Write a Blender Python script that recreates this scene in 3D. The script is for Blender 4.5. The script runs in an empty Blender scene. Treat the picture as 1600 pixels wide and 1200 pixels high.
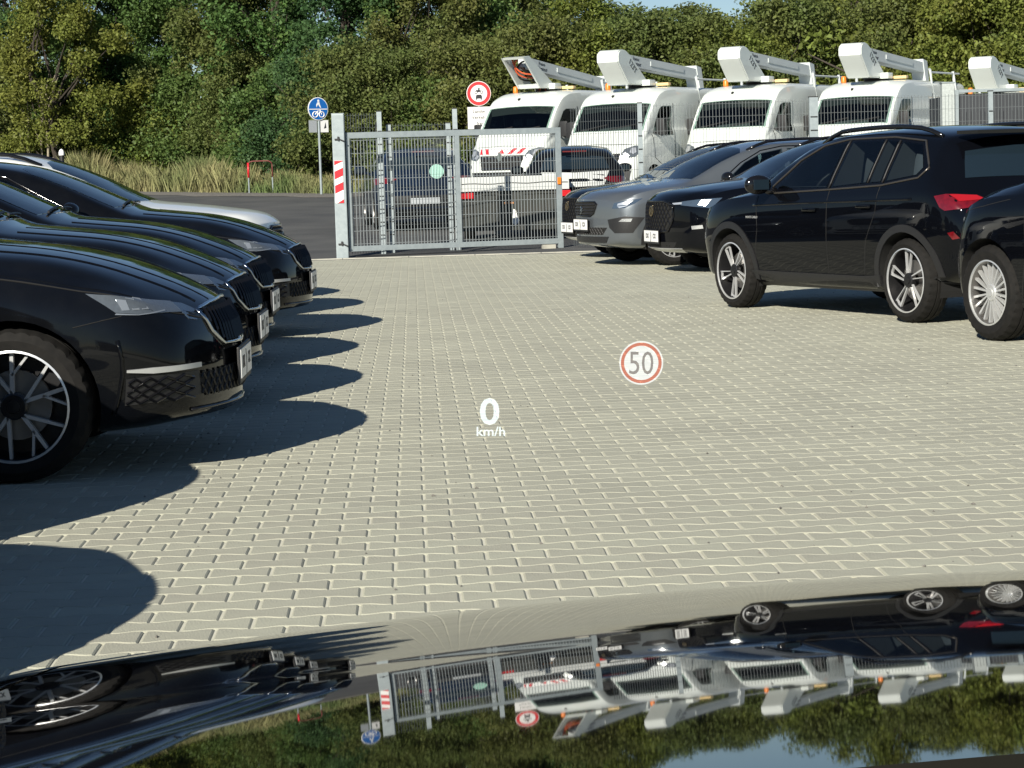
import bpy, bmesh, math, random
import numpy as np
from mathutils import Vector, Matrix
from mathutils.bvhtree import BVHTree

R = math.radians
rnd = random.Random(7)
nrs = np.random.RandomState(11)
S = bpy.context.scene
C = S.collection

# ---------------------------------------------------------------- camera
FPX, EYE, HORIZ, ROLL = 3450.0, 1.27, 265.0, 0.03
PITCH = math.atan((600 - HORIZ) / FPX)
fw = Vector((0, math.cos(PITCH), -math.sin(PITCH)))
r0 = Vector((1, 0, 0)); u0 = r0.cross(fw)
cr = r0 * math.cos(ROLL) - u0 * math.sin(ROLL)
cu = u0 * math.cos(ROLL) + r0 * math.sin(ROLL)
cam_d = bpy.data.cameras.new('camera'); cam = bpy.data.objects.new('camera', cam_d); C.objects.link(cam)
M4 = Matrix((( cr.x, cu.x, -fw.x, 0), (cr.y, cu.y, -fw.y, 0), (cr.z, cu.z, -fw.z, EYE), (0, 0, 0, 1)))
cam.matrix_world = M4
cam_d.sensor_width = 36.0; cam_d.lens = FPX / 1600 * 36
cam_d.clip_start = 0.05; cam_d.clip_end = 3000
S.camera = cam

# ---------------------------------------------------------------- sky, sun, exposure
SUN_EL = 27.5
SH = Vector((0.40, 0.917, 0)).normalized()          # the way shadows fall on the ground
w = bpy.data.worlds.new('World'); S.world = w; w.use_nodes = True
nt = w.node_tree; nt.nodes.clear()
wo = nt.nodes.new('ShaderNodeOutputWorld'); bg = nt.nodes.new('ShaderNodeBackground')
sky = nt.nodes.new('ShaderNodeTexSky'); sky.sky_type = 'NISHITA'; sky.sun_disc = False
sky.sun_elevation = R(SUN_EL); sky.sun_rotation = math.atan2(-SH.x, -SH.y)
sky.air_density = 0.85; sky.dust_density = 0.0; sky.ozone_density = 3.0
bg.inputs[1].default_value = 0.05
nt.links.new(sky.outputs[0], bg.inputs[0]); nt.links.new(bg.outputs[0], wo.inputs[0])
sl = bpy.data.lights.new('sun', 'SUN'); sl.energy = 5.0; sl.angle = R(0.55); sl.color = (1.0, 0.94, 0.82)
so = bpy.data.objects.new('sun', sl); C.objects.link(so)
sd = Vector((SH.x * math.cos(R(SUN_EL)), SH.y * math.cos(R(SUN_EL)), -math.sin(R(SUN_EL))))
so.rotation_euler = sd.to_track_quat('-Z', 'Y').to_euler(); so.location = (-20, -40, 30)
S.view_settings.view_transform = 'Standard'; S.view_settings.look = 'None'
S.view_settings.exposure = 0.62; S.view_settings.gamma = 1.0; S.view_settings.use_curve_mapping = False

# ---------------------------------------------------------------- materials
def mat(name, col=(.5, .5, .5), rough=.5, metal=0.0, coat=0.0, coat_r=.03, spec=.5, emit=None, es=1.0,
        noise=0.0, nscale=30.0, col2=None, bump=0.0, bscale=200.0, transl=0.0, island=0.0, objrand=0.0):
    m = bpy.data.materials.new(name); m.use_nodes = True
    N = m.node_tree.nodes; L = m.node_tree.links; b = N['Principled BSDF']
    b.inputs['Base Color'].default_value = (*col, 1); b.inputs['Roughness'].default_value = rough
    b.inputs['Metallic'].default_value = metal; b.inputs['Coat Weight'].default_value = coat
    b.inputs['Coat Roughness'].default_value = coat_r; b.inputs['Specular IOR Level'].default_value = spec
    tc = N.new('ShaderNodeTexCoord')
    src = None
    if noise > 0:
        n = N.new('ShaderNodeTexNoise'); n.inputs['Scale'].default_value = nscale; n.inputs['Detail'].default_value = 6
        L.new(tc.outputs['Object'], n.inputs['Vector'])
        mx = N.new('ShaderNodeMix'); mx.data_type = 'RGBA'
        rp = N.new('ShaderNodeMapRange'); rp.inputs[1].default_value = .35; rp.inputs[2].default_value = .68
        rp.inputs[4].default_value = noise
        L.new(n.outputs['Fac'], rp.inputs[0]); L.new(rp.outputs[0], mx.inputs['Factor'])
        mx.inputs['A'].default_value = (*col, 1); mx.inputs['B'].default_value = (*(col2 or [c * .5 for c in col]), 1)
        src = mx.outputs['Result']
    if island > 0 or objrand > 0:
        hs = N.new('ShaderNodeHueSaturation')
        if src: L.new(src, hs.inputs['Color'])
        else: hs.inputs['Color'].default_value = (*col, 1)
        if island > 0:
            g = N.new('ShaderNodeNewGeometry'); a = N.new('ShaderNodeMapRange')
            a.inputs[3].default_value = 1 - island; a.inputs[4].default_value = 1 + island
            L.new(g.outputs['Random Per Island'], a.inputs[0]); L.new(a.outputs[0], hs.inputs['Value'])
        if objrand > 0:
            oi = N.new('ShaderNodeObjectInfo'); a2 = N.new('ShaderNodeMapRange')
            a2.inputs[3].default_value = .5 - objrand * .12; a2.inputs[4].default_value = .5 + objrand * .12
            L.new(oi.outputs['Random'], a2.inputs[0]); L.new(a2.outputs[0], hs.inputs['Hue'])
            if island <= 0:
                a3 = N.new('ShaderNodeMapRange'); a3.inputs[3].default_value = 1 - objrand; a3.inputs[4].default_value = 1 + objrand
                L.new(oi.outputs['Random'], a3.inputs[0]); L.new(a3.outputs[0], hs.inputs['Value'])
        src = hs.outputs['Color']
    if src: L.new(src, b.inputs['Base Color'])
    if bump > 0:
        n2 = N.new('ShaderNodeTexNoise'); n2.inputs['Scale'].default_value = bscale; n2.inputs['Detail'].default_value = 4
        L.new(tc.outputs['Object'], n2.inputs['Vector'])
        bp = N.new('ShaderNodeBump'); bp.inputs['Strength'].default_value = bump; bp.inputs['Distance'].default_value = .01
        L.new(n2.outputs['Fac'], bp.inputs['Height']); L.new(bp.outputs['Normal'], b.inputs['Normal'])
    if emit:
        b.inputs['Emission Color'].default_value = (*emit, 1); b.inputs['Emission Strength'].default_value = es
    if transl > 0:
        t = N.new('ShaderNodeBsdfTranslucent'); ms = N.new('ShaderNodeMixShader'); ms.inputs[0].default_value = transl
        if src: L.new(src, t.inputs['Color'])
        else: t.inputs['Color'].default_value = (*col, 1)
        L.new(b.outputs[0], ms.inputs[1]); L.new(t.outputs[0], ms.inputs[2])
        L.new(ms.outputs[0], N['Material Output'].inputs['Surface'])
    return m

def paint(name, col, dust=.0, coat_r=.025):
    m = mat(name, col, rough=.5, metal=.0, spec=.0 if max(col) < .05 else .5, coat=1.0, coat_r=coat_r, noise=dust, nscale=9, col2=(.05, .052, .05))
    m.node_tree.nodes['Principled BSDF'].inputs['Coat IOR'].default_value = 1.36
    return m

M_black = paint('black_paint', (.0022, .0026, .004), coat_r=.025)
M_dusty = paint('dusty_black_paint', (.003, .0034, .0045), dust=.03, coat_r=.045)
M_bonnet = mat('polished_black_paint', (.0015, .0015, .002), rough=.6, spec=0.0, coat=1.0, coat_r=.020)
M_grey = mat('grey_metallic_paint', (.12, .135, .15), rough=.35, metal=.5, coat=1.0, coat_r=.03)
M_dkblue = paint('dark_blue_paint', (.006, .012, .028))
M_white = mat('white_paint', (.63, .67, .645), rough=.35, coat=.6, noise=.4, nscale=2.2, col2=(.55, .58, .55))
M_glass = mat('dark_window_glass', (.010, .018, .026), rough=.02, spec=.6)
def clear_glass(name, tint):
    m = bpy.data.materials.new(name); m.use_nodes = True; N = m.node_tree.nodes; N.clear(); L = m.node_tree.links
    o = N.new('ShaderNodeOutputMaterial'); x = N.new('ShaderNodeMixShader'); f = N.new('ShaderNodeFresnel'); t = N.new('ShaderNodeBsdfTransparent'); g = N.new('ShaderNodeBsdfGlossy')
    f.inputs[0].default_value = 1.55; t.inputs[0].default_value = (*tint, 1); g.inputs['Roughness'].default_value = .012
    L.new(f.outputs[0], x.inputs[0]); L.new(t.outputs[0], x.inputs[1]); L.new(g.outputs[0], x.inputs[2]); L.new(x.outputs[0], o.inputs[0]); return m
M_tint = clear_glass('tinted_window_glass', (.60, .68, .70))
M_vtint = clear_glass('van_windscreen_glass', (.50, .60, .57))
M_seat = mat('seat_fabric', (.10, .105, .115), rough=.9)
M_lining = mat('cabin_lining', (.035, .037, .04), rough=.9)
M_vglass = mat('van_window_glass', (.008, .013, .013), rough=.03, spec=.35)
M_plastic = mat('black_plastic', (.012, .012, .013), rough=.5, bump=.15, bscale=400)
M_gloss = mat('gloss_black_trim', (.006, .006, .007), rough=.12)
M_dark = mat('wheel_well_black', (.006, .006, .006), rough=.9)
M_tyre = mat('tyre_rubber', (.0065, .0063, .006), rough=.8, spec=.25, noise=.4, nscale=25, col2=(.018, .016, .014))
M_silver = mat('machined_alloy', (.62, .63, .64), rough=.3, metal=.55)
M_alloy = mat('silver_alloy', (.62, .63, .63), rough=.35, metal=.6)
M_rimblk = mat('black_rim', (.01, .01, .011), rough=.3)
M_disc = mat('brake_steel', (.25, .24, .23), rough=.4, metal=.9)
M_chrome = mat('bright_chrome', (.48, .51, .54), rough=.14, metal=1.0)
M_lamp = mat('headlight_glass', (.13, .15, .17), rough=.08, metal=.35, coat=1.0, noise=.8, nscale=70, col2=(.11, .125, .14))
M_lampdk = mat('dark_headlight_glass', (.045, .065, .095), rough=.05, coat=1.0)
M_chamber = mat('headlight_chamber', (.34, .37, .40), rough=.12, metal=.5, coat=1.0)
M_led = mat('lamp_reflector', (.75, .77, .78), rough=.18, metal=.7)
M_red = mat('tail_light_red', (.13, .004, .008), rough=.12, coat=1.0, noise=.6, nscale=30, col2=(.06, .002, .004))
M_plate = mat('plate_white', (.78, .78, .77), rough=.35)
M_ink = mat('plate_lettering', (.03, .03, .035), rough=.5)
M_galv = mat('galvanised_steel', (.30, .345, .36), rough=.5, metal=.3, noise=.7, nscale=14, col2=(.23, .27, .29))
M_bar = mat('galvanised_wire', (.33, .365, .375), rough=.45, metal=.4)
M_redpaint = mat('reflective_red', (.55, .02, .03), rough=.35)
M_wpaint = mat('reflective_white', (.80, .80, .78), rough=.35)
M_orange = mat('orange_plastic', (.75, .20, .02), rough=.4)
M_amber = mat('amber_beacon', (.68, .50, .24), rough=.3)
M_signred = mat('sign_red', (.62, .04, .045), rough=.4)
M_signblue = mat('sign_blue', (.01, .12, .42), rough=.4)
M_greysign = mat('sign_grey_back', (.45, .48, .50), rough=.45, metal=.3)
M_hose = mat('orange_red_hose', (.50, .09, .03), rough=.5)
M_asphalt = mat('asphalt', (.052, .054, .056), rough=.9, noise=1.0, nscale=.8, col2=(.085, .086, .084), bump=.5, bscale=90)
M_gravel = mat('gravel_edge', (.17, .16, .145), rough=.95, noise=.8, nscale=14, col2=(.08, .075, .065), bump=.8, bscale=30)
M_earth = mat('dry_grass_soil', (.10, .095, .05), rough=.95, noise=.8, nscale=2, col2=(.05, .06, .025), bump=.6, bscale=12)
M_paver = mat('concrete_paver', (.400, .398, .318), rough=.85, noise=.6, nscale=1.1, col2=(.335, .332, .270), bump=.35, bscale=160, island=.06)
M_paver1 = mat('concrete_paver_single', (.400, .398, .318), rough=.85, noise=.5, nscale=14.0, col2=(.345, .342, .277), bump=.35, bscale=160, objrand=.06)
M_sand = mat('joint_sand', (.60, .59, .49), rough=.95, noise=.7, nscale=4, col2=(.46, .45, .37))
M_kerb = mat('concrete_kerb', (.44, .43, .37), rough=.85, noise=.5, nscale=6)
M_bark = mat('bark', (.05, .04, .03), rough=.9, noise=.7, nscale=8, col2=(.022, .018, .014), bump=.7, bscale=25)
M_palebark = mat('pale_dead_wood', (.33, .29, .21), rough=.9, noise=.6, nscale=9)
def light_image(name, c, es):
    m = bpy.data.materials.new(name); m.use_nodes = True; N = m.node_tree.nodes; N.clear()
    o = N.new('ShaderNodeOutputMaterial'); a = N.new('ShaderNodeAddShader'); e = N.new('ShaderNodeEmission'); t = N.new('ShaderNodeBsdfTransparent')
    e.inputs[0].default_value = (*c, 1); e.inputs[1].default_value = es
    L = m.node_tree.links; L.new(e.outputs[0], a.inputs[0]); L.new(t.outputs[0], a.inputs[1]); L.new(a.outputs[0], o.inputs[0]); return m
M_hud = light_image('projected_white_light', (.8, .95, 1.0), .42)
M_hudred = light_image('projected_red_light', (1.0, .20, .12), .16); M_hudred.node_tree.nodes['Transparent BSDF'].inputs[0].default_value = (.9, .42, .36, 1)
M_hudcream = light_image('projected_cream_light', (.90, .95, 1.0), .34)
M_hudgrey = light_image('projected_grey_light', (.9, .8, .75), .05); M_hudgrey.node_tree.nodes['Transparent BSDF'].inputs[0].default_value = (.30, .28, .27, 1)
def leafmat(name, c, c2, hr): return mat(name, c, rough=.55, noise=.8, nscale=.9, col2=c2, transl=.42, island=.34, objrand=hr, spec=.25)
M_leaf = [leafmat('leaf_mid_green', (.090, .168, .048), (.128, .185, .050), .10),
          leafmat('leaf_dark_green', (.060, .125, .048), (.084, .150, .050), .10),
          leafmat('leaf_yellow_green', (.168, .212, .045), (.188, .196, .046), .10),
          leafmat('leaf_olive', (.126, .168, .050), (.160, .170, .052), .12)]
M_grass = mat('dry_grass_blades', (.27, .245, .115), rough=.8, noise=1.0, nscale=.45, col2=(.10, .150, .045), transl=.25, island=.4)

# ---------------------------------------------------------------- helpers
def tag(o, label=None, cat=None, group=None, kind=None):
    if label: o['label'] = label
    if cat: o['category'] = cat
    if group: o['group'] = group
    if kind: o['kind'] = kind
    return o

def empty(name, loc=(0, 0, 0), rz=0.0):
    o = bpy.data.objects.new(name, None); C.objects.link(o); o.location = loc; o.rotation_euler = (0, 0, rz)
    o.empty_display_size = .2
    return o

def link_mesh(name, me, parent=None):
    o = bpy.data.objects.new(name, me); C.objects.link(o)
    if parent is not None: o.parent = parent
    return o

def obj(name, bm, mats, parent=None, smooth=False, auto=None):
    me = bpy.data.meshes.new(name); bm.normal_update(); bm.to_mesh(me); bm.free()
    for m in (mats if isinstance(mats, (list, tuple)) else [mats]): me.materials.append(m)
    if smooth:
        me.polygons.foreach_set('use_smooth', [True] * len(me.polygons))
        if auto is not None: me.set_sharp_from_angle(angle=R(auto))
    return link_mesh(name, me, parent)

def pyobj(name, verts, faces, mats, parent=None, smooth=False, auto=None):
    me = bpy.data.meshes.new(name); me.from_pydata(verts, [], faces); me.update()
    for m in (mats if isinstance(mats, (list, tuple)) else [mats]): me.materials.append(m)
    if smooth:
        me.polygons.foreach_set('use_smooth', [True] * len(me.polygons))
        if auto is not None: me.set_sharp_from_angle(angle=R(auto))
    return link_mesh(name, me, parent)

def quads_obj(name, V, nper, mats, parent=None):
    """V: (n*nper,3) array, faces of nper corners each."""
    n = len(V) // nper
    me = bpy.data.meshes.new(name)
    me.vertices.add(len(V)); me.vertices.foreach_set('co', V.astype(np.float32).ravel())
    me.loops.add(len(V)); me.loops.foreach_set('vertex_index', np.arange(len(V), dtype=np.int32))
    me.polygons.add(n); me.polygons.foreach_set('loop_start', np.arange(0, len(V), nper, dtype=np.int32))
    me.update(calc_edges=True); me.validate()
    me.materials.append(mats)
    return link_mesh(name, me, parent)

def dup(root, loc, rz, label=None, group=None, skip=()):
    r = root.copy(); C.objects.link(r); r.location = loc; r.rotation_euler = (0, 0, rz)
    if label: r['label'] = label
    if group: r['group'] = group
    for ch in list(root.children):
        if ch.name.split('.')[0] in skip: continue
        c = ch.copy(); C.objects.link(c); c.parent = r
        for g in list(ch.children):
            d = g.copy(); C.objects.link(d); d.parent = c
    return r

def box(bm, c, s, rot=None, bev=0.0):
    g = bmesh.ops.create_cube(bm, size=1.0)['verts']
    bmesh.ops.scale(bm, vec=s, verts=g)
    if bev > 0:
        ed = list({e for v in g for e in v.link_edges})
        rr = bmesh.ops.bevel(bm, geom=ed, offset=bev, segments=2, profile=.7, affect='EDGES')
        g = list({v for f in rr['faces'] for v in f.verts} | {v for v in g if v.is_valid})
    if rot is not None: bmesh.ops.rotate(bm, cent=(0, 0, 0), matrix=rot, verts=g)
    bmesh.ops.translate(bm, vec=c, verts=g)
    return g

def tube(bm, pts, r, n=6, closed=False, caps=True):
    pts = [Vector(p) for p in pts]; m = len(pts); rings = []
    rr = r if isinstance(r, (list, tuple)) else [r] * m
    for i, p in enumerate(pts):
        a = pts[(i - 1) % m] if (closed or i > 0) else p
        b = pts[(i + 1) % m] if (closed or i < m - 1) else p
        t = (b - a); t = t.normalized() if t.length > 1e-9 else Vector((0, 0, 1))
        x = t.cross(Vector((0, 0, 1)));
        if x.length < .05: x = t.cross(Vector((0, 1, 0)))
        x.normalize(); y = t.cross(x)
        rings.append([bm.verts.new(p + x * (rr[i] * math.cos(2 * math.pi * k / n)) + y * (rr[i] * math.sin(2 * math.pi * k / n))) for k in range(n)])
    last = m if closed else m - 1
    for i in range(last):
        A, B = rings[i], rings[(i + 1) % m]
        for k in range(n): bm.faces.new((A[k], A[(k + 1) % n], B[(k + 1) % n], B[k]))
    if not closed and caps:
        bm.faces.new(rings[0][::-1]); bm.faces.new(rings[-1])

def lathe(bm, prof, n=48, rfun=None):
    """prof: (radius, y) around the y axis"""
    rings = []
    for i in range(n):
        a = 2 * math.pi * i / n; ring = []
        for j, (r, y) in enumerate(prof):
            q = r + (rfun(i, j) if rfun else 0)
            ring.append(bm.verts.new((q * math.cos(a), y, q * math.sin(a))))
        rings.append(ring)
    for i in range(n):
        A, B = rings[i], rings[(i + 1) % n]
        for j in range(len(prof) - 1): bm.faces.new((A[j], B[j], B[j + 1], A[j + 1]))

def prism(bm, poly, y0, y1):
    """poly of (x,z), pushed along y"""
    a = [bm.verts.new((x, y0, z)) for x, z in poly]; b = [bm.verts.new((x, y1, z)) for x, z in poly]
    n = len(poly)
    bm.faces.new(a); bm.faces.new(b[::-1])
    for i in range(n): bm.faces.new((a[i], b[i], b[(i + 1) % n], a[(i + 1) % n]))

def slab(bm, pts, z0, z1):
    a = [bm.verts.new((x, y, z0)) for x, y in pts]; b = [bm.verts.new((x, y, z1)) for x, y in pts]; n = len(pts)
    bm.faces.new(a[::-1]); bm.faces.new(b)
    for i in range(n): bm.faces.new((a[i], a[(i + 1) % n], b[(i + 1) % n], b[i]))

def text(name, body, size, m, parent=None, loc=(0, 0, 0), rot=(0, 0, 0), depth=.002, sx=1.0, align='CENTER', sp=1.0, bold=0.0):
    cu_ = bpy.data.curves.new('txt', 'FONT'); cu_.body = body; cu_.size = size; cu_.extrude = depth
    cu_.align_x = align; cu_.align_y = 'CENTER'; cu_.space_character = sp; cu_.offset = bold; cu_.resolution_u = 3
    to = bpy.data.objects.new('txt', cu_); C.objects.link(to)
    dg = bpy.context.evaluated_depsgraph_get(); dg.update()
    me = bpy.data.meshes.new_from_object(to.evaluated_get(dg)); bpy.data.objects.remove(to)
    me.materials.clear(); me.materials.append(m)
    o = link_mesh(name, me, parent); o.location = loc; o.rotation_euler = rot; o.scale = (sx, 1, 1)
    return o

def pchip(tab):
    X = np.array([t[0] for t in tab], float); Y = np.array([t[1] for t in tab], float)
    h = np.diff(X); d = np.diff(Y) / h; n = len(X); m = np.zeros(n)
    if n == 2: m[:] = d[0]
    else:
        for i in range(1, n - 1):
            if d[i - 1] * d[i] > 0:
                w1 = 2 * h[i] + h[i - 1]; w2 = h[i] + 2 * h[i - 1]; m[i] = (w1 + w2) / (w1 / d[i - 1] + w2 / d[i])
        m[0] = d[0]; m[-1] = d[-1]
    def f(x):
        x = min(max(x, X[0]), X[-1]); i = min(int(np.searchsorted(X, x, 'right')) - 1, n - 2); t = (x - X[i]) / h[i]
        return ((2*t**3-3*t**2+1)*Y[i] + (t**3-2*t**2+t)*h[i]*m[i] + (-2*t**3+3*t**2)*Y[i+1] + (t**3-t**2)*h[i]*m[i+1])
    return f

def gz(x, y):
    t = y - 33.0
    return 0.0 if t <= 0 else min(.0285 * t, 1.1)

# ---------------------------------------------------------------- car bodies
class Car:
    """a lofted body: tables are read at s, the distance back from the nose"""
    def __init__(k, P):
        k.P = P; k.L = P['L']; k.W = P['W']
        k.f = {n: pchip(P[n]) for n in ('top', 'belt', 'gh', 'wid', 'zb', 'drop')}
        k.face = pchip(P['face']); k.rface = pchip(P.get('rface', [(0, 0), (3, 0)]))
    def x(k, s): return k.L / 2 - s
    def sect(k, s):
        f = k.f; w = f['wid'](s) * k.W; zb = f['zb'](s); be = f['belt'](s); tp = f['top'](s); dr = f['drop'](s); gh = f['gh'](s) * k.W
        gh = min(gh, w * .93)
        p = [(0, zb), (.72*w, zb), (.93*w, zb+.045), (k.P.get('k3', .975)*w, zb+.17), (1.0*w, zb+.54*(be-zb)), (.992*w, be-.11), (.955*w, be),
             ((.955*w+gh)/2+.018*(1 if tp-be > .2 else .5), (be+tp-dr)/2), (gh, tp-dr), (k.P.get('k9', (.55, .25))[0]*gh, tp-k.P.get('k9', (.55, .25))[1]*dr), (0, tp)]
        out = []
        n = len(p)
        for i in range(n - 1):
            p0 = p[i-1] if i > 0 else (-p[1][0], p[1][1]); p1 = p[i]; p2 = p[i+1]; p3 = p[i+2] if i < n-2 else (-p[n-2][0], p[n-2][1])
            for j in range(4):
                t = j / 4; q = []
                for c in (0, 1):
                    m1 = (p2[c]-p0[c])*.5; m2 = (p3[c]-p1[c])*.5
                    # keep tangents from overshooting short neighbours
                    if k.P.get('crease', True):
                        if i == 6: m1 = p2[c]-p1[c]
                        if i == 5: m2 = p2[c]-p1[c]
                    lim = abs(p2[c]-p1[c])*1.6; m1 = max(-lim, min(lim, m1)); m2 = max(-lim, min(lim, m2))
                    q.append((2*t**3-3*t**2+1)*p1[c]+(t**3-2*t**2+t)*m1+(-2*t**3+3*t**2)*p2[c]+(t**3-t**2)*m2)
                out.append((max(q[0], 0), q[1]))
        out.append(p[-1])
        return out
    def build(k):
        L, W, P = k.L, k.W, k.P
        bf, br = P['bow'], P.get('rbow', .12)
        mid = list(np.arange(.12, L - .12, .075))
        rows = [(0, t) for t in (0, .25, .5, .75, .9)] + [(0, 1), (.012, 1), (.035, 1), (.07, 1)] + [(s, 1) for s in mid] + \
               [(L-.07, 1), (L-.035, 1), (L-.012, 1), (L, 1)] + [(L, t) for t in (.9, .75, .5, .25, 0)]
        grid = []
        for s, t in rows:
            ff = max(0, 1 - s/.9)**2; fr = max(0, 1 - (L-s)/.8)**2; row = []
            for (y, z) in k.sect(s):
                y *= t
                xx = s + (bf*(y/W)**2 + k.face(z))*ff - (br*(y/W)**2 + k.rface(z))*fr
                row.append((L/2 - xx, y, z))
            grid.append(row)
        bm = bmesh.new(); nr, nc = len(grid), len(grid[0])
        for sd_ in (1, -1):
            vv = [[bm.verts.new((x, y*sd_, z)) for x, y, z in r] for r in grid]
            for i in range(nr-1):
                for j in range(nc-1):
                    q = (vv[i][j], vv[i][j+1], vv[i+1][j+1], vv[i+1][j])
                    try: bm.faces.new(q if sd_ < 0 else q[::-1])
                    except ValueError: pass
        bmesh.ops.remove_doubles(bm, verts=bm.verts, dist=.0004)
        bmesh.ops.dissolve_degenerate(bm, dist=.0002, edges=bm.edges)
        bmesh.ops.recalc_face_normals(bm, faces=bm.faces)
        k.bvh = BVHTree.FromBMesh(bm)
        return bm
    def hit(k, p, D):
        D = Vector(D).normalized(); p = Vector(p)
        h = k.bvh.ray_cast(p - D*4, D)
        if h[0] is None:
            h = k.bvh.find_nearest(p); n = h[1]
        else: n = h[1]
        if n.dot(D) > 0: n = -n
        return h[0], n
    def patch(k, pts, D, off=.003, cell=.06, rim=.012, bm=None):
        D = Vector(D).normalized(); up = Vector((0, 0, 1)) if abs(D.z) < .9 else Vector((1, 0, 0))
        U = up.cross(D).normalized(); V = D.cross(U).normalized()
        P2 = [(Vector(p).dot(U), Vector(p).dot(V)) for p in pts]
        b = bmesh.new(); b.faces.new([b.verts.new(U*u + V*v) for u, v in P2])
        bmesh.ops.triangulate(b, faces=b.faces)
        for ax, i in ((U, 0), (V, 1)):
            lo = min(p[i] for p in P2); hi = max(p[i] for p in P2)
            q = lo + cell
            while q < hi - .2*cell:
                bmesh.ops.bisect_plane(b, geom=b.verts[:]+b.edges[:]+b.faces[:], plane_co=ax*q, plane_no=ax, dist=1e-5); q += cell
        bmesh.ops.remove_doubles(b, verts=b.verts, dist=1e-4)
        if b.faces: 
            b.normal_update()
            for f in list(b.faces):
                if f.normal.dot(D) > 0: f.normal_flip()
        nm = {}
        for v in b.verts:
            h, n = k.hit(v.co, D); v.co = h + n*off; nm[v] = n
        if rim > 0:
            for e in [e for e in b.edges if e.is_boundary]:
                v1, v2 = e.verts; a, c = b.verts.new(v1.co), b.verts.new(v2.co)
                d = b.verts.new(v2.co - nm[v2]*rim); f = b.verts.new(v1.co - nm[v1]*rim)
                b.faces.new((a, c, d, f))
        return b
    def line(k, pts, D, off=.0, step=.04):
        out = []; pts = [Vector(p) for p in pts]
        for a, b in zip(pts[:-1], pts[1:]):
            n = max(1, int((b-a).length/step))
            for i in range(n): out.append(a.lerp(b, i/n))
        out.append(pts[-1])
        return [h + n*off for h, n in (k.hit(p, D) for p in out)]
    def strip(k, bm, pts, D, r, off=0.0, n=5, closed=False):
        L = k.line(pts + ([pts[0]] if closed else []), D, off)
        if closed: L = L[:-1]
        tube(bm, L, r, n, closed=closed)

def cut_wheels(bm, wheels, W, ra, m, cab=None, car=None):
    me = bpy.data.meshes.new('tmp'); bm.to_mesh(me); bm.free(); me.materials.append(m)
    o = bpy.data.objects.new('tmp', me); C.objects.link(o); tmp = []
    b = bmesh.new()
    for (x, z) in wheels:
        for sd_ in (1, -1):
            n = 40
            ring = [(x + ra*math.cos(2*math.pi*i/n), z + ra*math.sin(2*math.pi*i/n)) for i in range(n)]
            prism(b, ring, sd_*(W-.36), sd_*(W+.2))
    bmesh.ops.recalc_face_normals(b, faces=b.faces)
    m2 = bpy.data.meshes.new('tmpc'); b.to_mesh(m2); b.free(); m2.materials.append(M_dark)
    c = bpy.data.objects.new('tmpc', m2); C.objects.link(c)
    md = o.modifiers.new('b', 'BOOLEAN'); md.operation = 'DIFFERENCE'; md.object = c; md.solver = 'EXACT'; md.material_mode = 'TRANSFER'
    extra = []
    if cab:
        def cutter(fn):
            b2 = bmesh.new(); fn(b2); bmesh.ops.recalc_face_normals(b2, faces=b2.faces)
            m3 = bpy.data.meshes.new('tmpd'); b2.to_mesh(m3); b2.free(); m3.materials.append(M_lining); q = bpy.data.objects.new('tmpd', m3); C.objects.link(q); extra.append(q)
            d2 = o.modifiers.new('c', 'BOOLEAN'); d2.operation = 'DIFFERENCE'; d2.object = q; d2.solver = 'EXACT'; d2.material_mode = 'TRANSFER'
        cutter(lambda b2: prism(b2, [(car.x(a), z) for a, z in cab['cabin']], -cab['hy'], cab['hy']))
        def shrink(P, k=.955):
            cx, cy = sum(p[0] for p in P)/len(P), sum(p[1] for p in P)/len(P); return [(cx+(p[0]-cx)*k, cy+(p[1]-cy)*k) for p in P]
        def sides(b2):
            for P in cab['sides']: prism(b2, [(car.x(a), z) for a, z in shrink(P)], -1.3, 1.3)
        cutter(sides)
        cutter(lambda b2: slab(b2, [(car.x(a), y) for a, y in shrink(cab['top'], .95)], cab['zl'], 3))
    dg = bpy.context.evaluated_depsgraph_get(); dg.update()
    out = bpy.data.meshes.new_from_object(o.evaluated_get(dg))
    for q in extra: bpy.data.objects.remove(q)
    bpy.data.objects.remove(o); bpy.data.objects.remove(c)
    return out

def body_obj(car, m, root, wheels, ra, boolean=True, cab=None):
    bm = car.build()
    if boolean: me = cut_wheels(bm, wheels, car.W, ra, m, cab, car)
    else:
        me = bpy.data.meshes.new('body'); bm.to_mesh(me); bm.free()
    me.name = 'body'
    if not boolean: me.materials.append(m)
    me.polygons.foreach_set('use_smooth', [True]*len(me.polygons)); me.set_sharp_from_angle(angle=R(42))
    o = link_mesh('body', me, root)
    if boolean:
        n = 28
        for (x, z) in wheels:
            for sd_ in (1, -1):
                b = bmesh.new(); rr = ra - .004; A = []; B = []
                for i in range(n+1):
                    a = -.35 + (math.pi+.7)*i/n; px, pz = x+rr*math.cos(a), z+rr*math.sin(a)
                    A.append(b.verts.new((px, sd_*(car.W-.09), pz))); B.append(b.verts.new((px, sd_*(car.W-.355), pz)))
                for i in range(n): b.faces.new((A[i], A[i+1], B[i+1], B[i]))
                b.faces.new(B); obj('wheel_well', b, M_dark, root)
    return o

def seg(a0, r0_, a1, r1_, w0, w1):
    p = Vector((r0_*math.cos(a0), r0_*math.sin(a0))); q = Vector((r1_*math.cos(a1), r1_*math.sin(a1)))
    d = (q-p).normalized(); n = Vector((-d.y, d.x))
    return [tuple(p+n*w0/2), tuple(q+n*w1/2), tuple(q-n*w1/2), tuple(p-n*w0/2)]

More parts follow.
